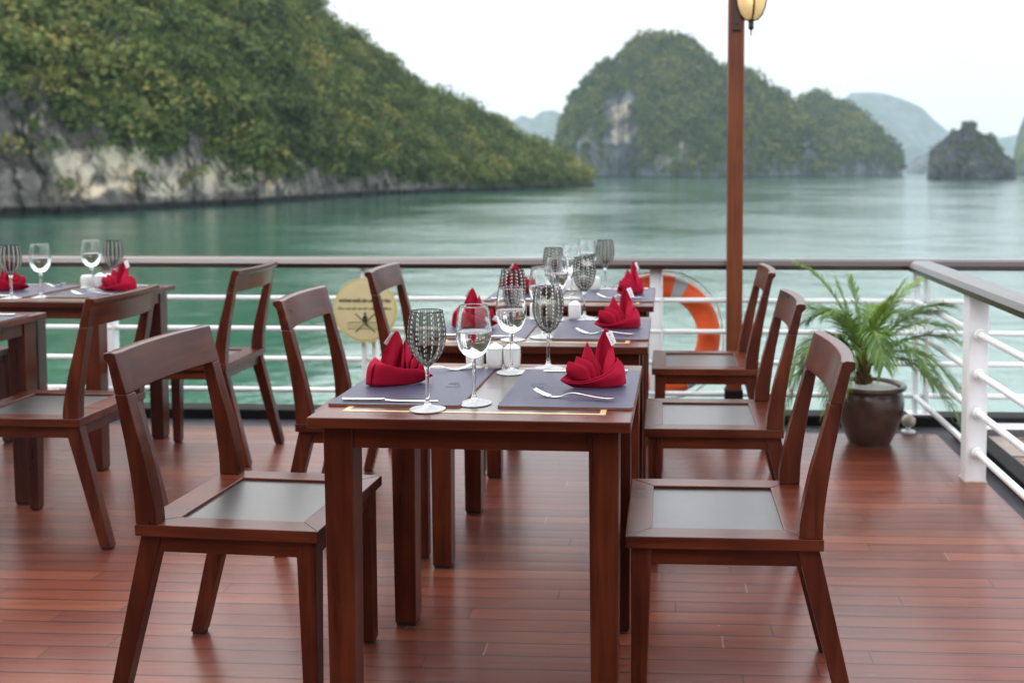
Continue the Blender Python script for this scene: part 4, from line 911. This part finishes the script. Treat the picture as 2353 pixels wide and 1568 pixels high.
# ------------------------------------------------------------------ napkin
def cr3(P, k=5):
    P = [Vector(p) for p in P]; n = len(P); o_ = []
    for i in range(n - 1):
        a, b2, c_, d = P[max(i - 1, 0)], P[i], P[i + 1], P[min(i + 2, n - 1)]
        for j in range(k):
            t_ = j / k; o_.append(.5 * ((2 * b2) + (c_ - a) * t_ + (2 * a - 5 * b2 + 4 * c_ - d) * t_ ** 2 + (3 * b2 - a - 3 * c_ + d) * t_ ** 3))
    o_.append(P[-1]); return o_
def make_napkin(q=0.0):
    o = empty("napkin", (0, 0, 0), 0, "", "napkin", "folded crimson napkins on the placemats")
    # local metres: x along the boat (point at -x), y toward the back, z up
    def sheet(name, curves, k=5, th=.0022, m=M_nap):
        cs = [cr3(c, k) for c in curves]; cols = list(zip(*cs)); cols = [cr3(c, 4) for c in cols]
        mb = MB(); mb.grid([[tuple(p) for p in c] for c in cols]); ob = mb.build(name, m, o, smooth=True, solid=th * .75); return ob
    # hull front wall: bottom edge, middle, top edge
    sheet("cuff_front", [[(-.058, -.010, .002), (-.03, -.020, .002), (.02, -.030, .002), (.060, -.026, .003), (.080, -.004, .006)],
                         [(-.078, -.006, .012), (-.035, -.030, .014), (.015, -.038, .020), (.058, -.032, .034), (.077, -.006, .040)],
                         [(-.089, .000, .018), (-.045, -.031, .015), (.000, -.040, .026), (.036, -.036, .044), (.060, -.018, .068)]])
    sheet("cuff_front", [[(-.072, -.006, .012), (-.035, -.024, .014), (.015, -.031, .020), (.056, -.026, .034), (.072, -.004, .040)],
                         [(-.086, .002, .021), (-.045, -.026, .0195), (.000, -.034, .031), (.036, -.030, .050), (.057, -.014, .071)]])
    sheet("cuff_back", [[(-.058, -.006, .002), (-.03, .018, .002), (.02, .030, .002), (.060, .026, .003), (.080, -.002, .006)],
                        [(-.088, .002, .018), (-.050, .024, .030), (.000, .036, .036), (.045, .034, .052), (.076, .000, .050)],
                        [(-.088, .004, .020), (-.056, .022, .041), (-.010, .034, .048), (.035, .034, .062), (.060, -.010, .070)]])
    sheet("cuff_end", [[(.080, -.006, .005), (.081, .006, .005), (.070, .022, .004)], [(.074, -.008, .046), (.076, .006, .048), (.064, .024, .050)], [(.060, -.014, .070), (.056, .002, .073), (.046, .018, .066)]])
    # pleats, each a leaf folded about its tip
    def leaf(tip, fb, bb, bulge, mid):
        tip = Vector(tip); fb = Vector(fb); bb = Vector(bb); mid = Vector(mid)
        def edge(b0, off): 
            return [b0, b0 * .55 + tip * .45 + off, tip]
        e1 = [tuple(p) for p in edge(fb, Vector(bulge))]; e3 = [tuple(p) for p in edge(bb, Vector((bulge[0] * .6, -bulge[1], bulge[2] * .6)))]
        e2 = [tuple(p) for p in edge((fb + bb) / 2 + mid, mid * .8)]
        sheet("pleat", [e1, e2, e3], 6)
    leaf((-.068, .002, .068), (-.012, -.022, .020), (-.050, .022, .020), (.012, -.006, .012), (-.020, .0, 0))
    leaf((-.047, .004, .080), (.004, -.024, .022), (-.034, .024, .026), (.013, -.006, .012), (-.018, .0, 0))
    leaf((-.020, .000, .117), (.012, -.028, .028), (-.024, .024, .030), (.005, -.008, -.004), (-.016, .004, 0))
    leaf((-.014, .006, .104), (.020, -.022, .034), (-.010, .026, .032), (.004, -.006, -.004), (-.012, .004, 0))
    # the tall fan flap
    L_ = lambda x, y, z: (x - q * max(0, (z - .03) / .12) ** 1.2, y, z - q * .25 * max(0, (z - .03) / .12))
    sheet("tall_flap", [[L_(.000, -.018, .030), L_(-.002, -.016, .070), L_(.006, -.004, .110), L_(.022, .006, .140)],
                        [L_(.018, .006, .026), L_(.016, .012, .070), L_(.020, .012, .112), L_(.030, .010, .149)],
                        [L_(.034, -.006, .030), L_(.034, -.002, .072), L_(.034, .004, .110), L_(.034, .008, .147)],
                        [L_(.050, -.012, .050), L_(.049, -.006, .080), L_(.045, .002, .110), L_(.037, .008, .143)]], 6)
    sheet("tall_flap", [[L_(.016, -.022, .034), L_(.020, -.016, .060), L_(.030, -.006, .085), L_(.040, .002, .100)],
                        [L_(.030, -.030, .036), L_(.036, -.022, .060), L_(.042, -.010, .082), L_(.046, .000, .098)],
                        [L_(.048, -.020, .050), L_(.050, -.014, .066), L_(.050, -.006, .080), L_(.0485, .0, .096)]], 5, .0018)
    # sewn-on cloth label
    lab = MB(); A, B, C_, D = L_(.028, -.002, .139), L_(.0445, .000, .1435), L_(.055, -.006, .1135), L_(.042, -.009, .1055)
    lab.grid([[A, B], [tuple((a + d) / 2 - (.001 if i == 1 else 0) for i, (a, d) in enumerate(zip(A, D))), tuple((b2 + c_) / 2 for b2, c_ in zip(B, C_))], [D, C_]])
    tg = lab.build("cloth_label", M_tag, o, solid=.0008)
    mb = MB(); A, B, C_, D = map(Vector, (A, B, C_, D)); nrm = (B - A).cross(D - A).normalized()
    if nrm.y > 0: nrm = -nrm
    def at(u, v): return A * (1 - u) * (1 - v) + B * u * (1 - v) + C_ * u * v + D * (1 - u) * v + nrm * .0026
    def stroke(u0, v0, u1, v1, wd=.0006):
        p, q = at(u0, v0), at(u1, v1); d = (q - p).normalized().cross(nrm) * wd; mb.add([p - d, q - d, q + d, p + d], [(0, 1, 2, 3)])
    for v in (.14, .62):
        stroke(.28, v, .52, v + .05); stroke(.28, v + .10, .52, v + .05); stroke(.36, v + .01, .36, v + .09)
    stroke(.25, .30, .52, .30); stroke(.25, .27, .25, .33); stroke(.52, .27, .52, .33)
    stroke(.25, .45, .52, .45); stroke(.28, .41, .28, .49)
    stroke(.28, .82, .52, .82); stroke(.52, .78, .28, .88)
    mb.build("label_lettering", M_ink, tg)
    mb = MB(); c0 = at(.74, .56); u_ = (B - A).normalized(); v_ = (D - A).normalized()
    mb.add([c0 - u_ * .0022, c0 - v_ * .0024, c0 + u_ * .0022, c0 + v_ * .0024], [(0, 1, 2, 3)]); mb.build("label_emblem", M_inky, tg)
    return o

P_ = {}
def place(kind, maker, key, dx, dy, rot, label, dz=0.0, group=None):
    x, y = tpos(key, dx, dy)
    if kind in P_: o = copy_tree(P_[kind])
    else: o = maker(); P_[kind] = o
    o.location = (x, y, ZT + dz); o.rotation_euler = (0, 0, R(rot + TB[key][2])); o['label'] = label
    if group: o['group'] = group
    return o
MZ = .0054
jit = lambda s: random.uniform(-s, s)
for key in ("near", "middle", "far", "leftfar", "leftnear"):
    tw = TW[key]
    for side_, sx_, rot in (("right", 1, 0), ("left", -1, 180)):
        if key == "leftnear" and sx_ < 0: continue
        mx_, my_ = sx_ * .2095 + (0 if sx_ > 0 else .008), 0.005
        place("mat", make_mat, key, mx_, my_, rot, f"navy blue leather placemat on the {side_} side of {tw}")
        place("knife", make_knife, key, mx_ + sx_ * .015 + jit(.006), my_ + sx_ * .190, rot + 1 + jit(1.5), f"steel knife on the {side_} placemat of {tw}", MZ)
        if key == "leftnear": continue
        fr = {("near", 1): -13, ("near", -1): 22}.get((key, sx_), -8 + jit(4))
        place("fork", make_fork, key, mx_ + sx_ * (.012 if sx_ > 0 else -.01), my_ - sx_ * (.135 if sx_ > 0 else .175), rot + fr, f"steel fork on the {side_} placemat of {tw}", MZ)
        place("napkin%d" % sx_, lambda: make_napkin(0.0 if sx_ > 0 else .030), key, mx_ + sx_ * .052, my_ + .005 - (0 if sx_ > 0 else .005), rot + {("near", 1): 14, ("near", -1): 17, ("middle", 1): 20, ("middle", -1): -8, ("far", 1): 52, ("far", -1): 10}.get((key, sx_), 8), f"crimson folded napkin on the {side_} placemat of {tw}", MZ)
GS, GC = "smoky dotted wine glasses", "clear wine glasses holding water"
gl = {"near": [("s", -.112, -.241), ("c", -.015, -.174), ("c", .012, .196), ("s", .107, .255)],
      "middle": [("s", -.079, -.224), ("c", .011, -.168), ("c", .018, .223), ("s", .118, .270)],
      "far": [("s", -.058, -.235), ("c", .007, -.10), ("c", .052, .215), ("s", .135, .235)],
      "leftfar": [("s", -.084, -.233), ("c", .028, -.197), ("c", .106, .063), ("s", .20, .085)]}
wh = {0: "front left", 1: "front right", 2: "back left", 3: "back right"}
for key, L in gl.items():
    for i, (k, dx, dy) in enumerate(L):
        if k == "s": place("gs", lambda: make_glass("smoky"), key, dx, dy, 15 * i, f"smoky white-dotted wine glass, {'nearer' if i < 2 else 'farther'} one on {TW[key]}", 0.0, GS)
        else: place("gc", lambda: make_glass("clear"), key, dx, dy, 0, f"clear water wine glass, {'nearer' if i < 2 else 'farther'} one on {TW[key]}", 0.0, GC)
sh = {"near": [(-.103, .256), (-.046, .257), (.003, .259)], "middle": [(-.06, .235), (.0, .245), (.085, .238)], "far": [(-.02, .20), (.035, .215), (.09, .19)], "leftfar": [(.03, .150), (.085, .165), (.135, .150)]}
for key, L in sh.items():
    for (dx, dy), k, nm in zip(L, (2, 0, 1), ("wide toothpick pot", "middle salt pot", "right-hand pepper pot")):
        place("sh%d" % k, lambda: make_shaker(k), key, dx, dy, 0, f"white porcelain {nm} on {TW[key]}")

# ------------------------------------------------------------------ PALM IN POT
palm = empty("potted_palm", (.985, 4.80, 0), 0, "feathery green palm in a brown glazed pot by the deck corner", "potted palm")
mb = MB(); mb.lathe(refine([(.001, .001), (.094, .001), (.100, .006), (.118, .045), (.142, .105), (.158, .165), (.162, .205), (.156, .238), (.146, .258), (.150, .266)], 3) +
                    [(.168, .270), (.173, .276), (.172, .286), (.164, .291), (.150, .288), (.142, .276), (.140, .25)], 56)
mb.build("pot", M_pot, palm, smooth=True, auto=60)
rows = []
mb = MB(); mb.lathe([(.141, .268), (.10, .282), (.04, .292), (.001, .293)], 40); mb.build("white_pebbles", M_stone, palm, smooth=True)
tk = (-.035, 0)
mb = MB(); mb.tube([(tk[0], 0, .268), (tk[0] + .002, 0, .31), (tk[0], 0, .36), (tk[0] - .004, 0, .42)], [.040, .036, .030, .020], 14)
for k in range(26):
    a = k * 2.4; z = .28 + .005 * k; rr = .036 - .0006 * k
    mb.tube([(tk[0] + rr * math.cos(a), rr * math.sin(a), z), (tk[0] + (rr + .012) * math.cos(a), (rr + .012) * math.sin(a), z + .035)], [.008, .002], 5)
mb.build("trunk", M_trunk, palm, smooth=True)
mb = MB()
for k in range(14):
    a = k * 2.4; mb.tube([(tk[0] + .018 * math.cos(a), .018 * math.sin(a), .34), (tk[0] + .016 * math.cos(a), .016 * math.sin(a), .42), (tk[0] + (.03 + .02 * (k % 3)) * math.cos(a), .04 * math.sin(a), .50)], [.009, .007, .003], 6)
mb.build("petioles", M_stem, palm, smooth=True)
fr = [((-.10, 0, .50), (-.325, -.06, .585), 1), ((-.12, .05, .47), (-.34, .10, .33), 0), ((-.20, -.05, .46), (-.38, -.15, .06), 0), ((-.33, -.05, .42), (-.41, -.10, -.20), 0),
      ((.10, .0, .44), (.30, .05, .51), 1), ((.25, .05, .52), (.49, .10, .27), 0), ((.28, -.05, .38), (.49, -.10, .19), 0), ((.30, -.05, .36), (.46, -.10, -.06), 0),
      ((.22, -.10, .32), (.40, -.20, -.12), 0), ((.05, .10, .40), (.12, .26, .34), 0), ((.0, -.20, .50), (.02, -.36, .16), 0), ((-.12, -.20, .42), (-.20, -.32, -.02), 0),
      ((.15, -.20, .42), (.24, -.34, .10), 0), ((-.12, .18, .46), (-.22, .30, .26), 0), ((.15, .18, .46), (.27, .28, .28), 0), ((.02, -.04, .34), (.10, -.12, .43), 1),
      ((-.06, 0, .34), (-.13, .02, .49), 1), ((.08, -.03, .34), (.17, -.06, .49), 1), ((.2, .0, .44), (.40, -.02, .38), 0), ((-.18, -.1, .38), (-.30, -.22, .20), 0),
      ((-.02, .0, .36), (-.06, .03, .50), 1), ((.16, -.06, .40), (.36, -.16, .30), 0), ((-.1, -.12, .45), (-.22, -.20, .36), 0)]
for ci, (ct, tp_, young) in enumerate(fr):
    b0 = Vector((tk[0], 0, .34)); c0 = Vector((tk[0] + ct[0] * .8, ct[1], .29 + ct[2] * .92)); t0 = Vector((tk[0] + tp_[0], tp_[1], .29 + tp_[2]))
    pts = [b0 * (1 - u) ** 2 + c0 * 2 * u * (1 - u) + t0 * u * u for u in [i / 24 for i in range(25)]]
    mb = MB(); mb.tube(pts, [.0055 * (1 - .8 * i / 24) for i in range(25)], 6); frd = mb.build("frond", M_stem, palm, smooth=True)
    mb = MB(); n = 62; L = sum((pts[i + 1] - pts[i]).length for i in range(24))
    for k in range(n):
        u = .22 + .78 * k / (n - 1); f_ = u * 24; i = min(int(f_), 23); p = pts[i].lerp(pts[i + 1], f_ - i); tg = (pts[i + 1] - pts[i]).normalized()
        sd = tg.cross(Vector((0, 0, 1)));
        if sd.length < .05: sd = Vector((1, 0, 0))
        sd.normalize(); up_ = sd.cross(tg)
        ln = (.045 + .100 * math.sin(math.pi * min(1, (u - .12) / .95)) ** .8) * (.75 if young else 1.0) * (L / .55) ** .5
        for s in (-1, 1):
            d = (tg * (.75 + .5 * u) + sd * s * (1.0 - .35 * u) + up_ * random.uniform(-.1, .35)).normalized(); l2 = ln * random.uniform(.8, 1.12)
            q1 = p + d * l2 * .45; q2 = p + d * l2 * .8 + Vector((0, 0, -l2 * .12)); q3 = p + d * l2 + Vector((0, 0, -l2 * random.uniform(.22, .42)))
            wv_ = d.cross(up_ + Vector((random.uniform(-.4, .4), random.uniform(-.4, .4), 0))).normalized() * .0032
            mb.add([p - wv_ * .5, p + wv_ * .5, q1 - wv_, q1 + wv_, q2 - wv_ * .8, q2 + wv_ * .8, q3], [(0, 1, 3, 2), (2, 3, 5, 4), (4, 5, 6)])
    mb.build("leaflets", M_leaf2 if young else M_leaf, frd)
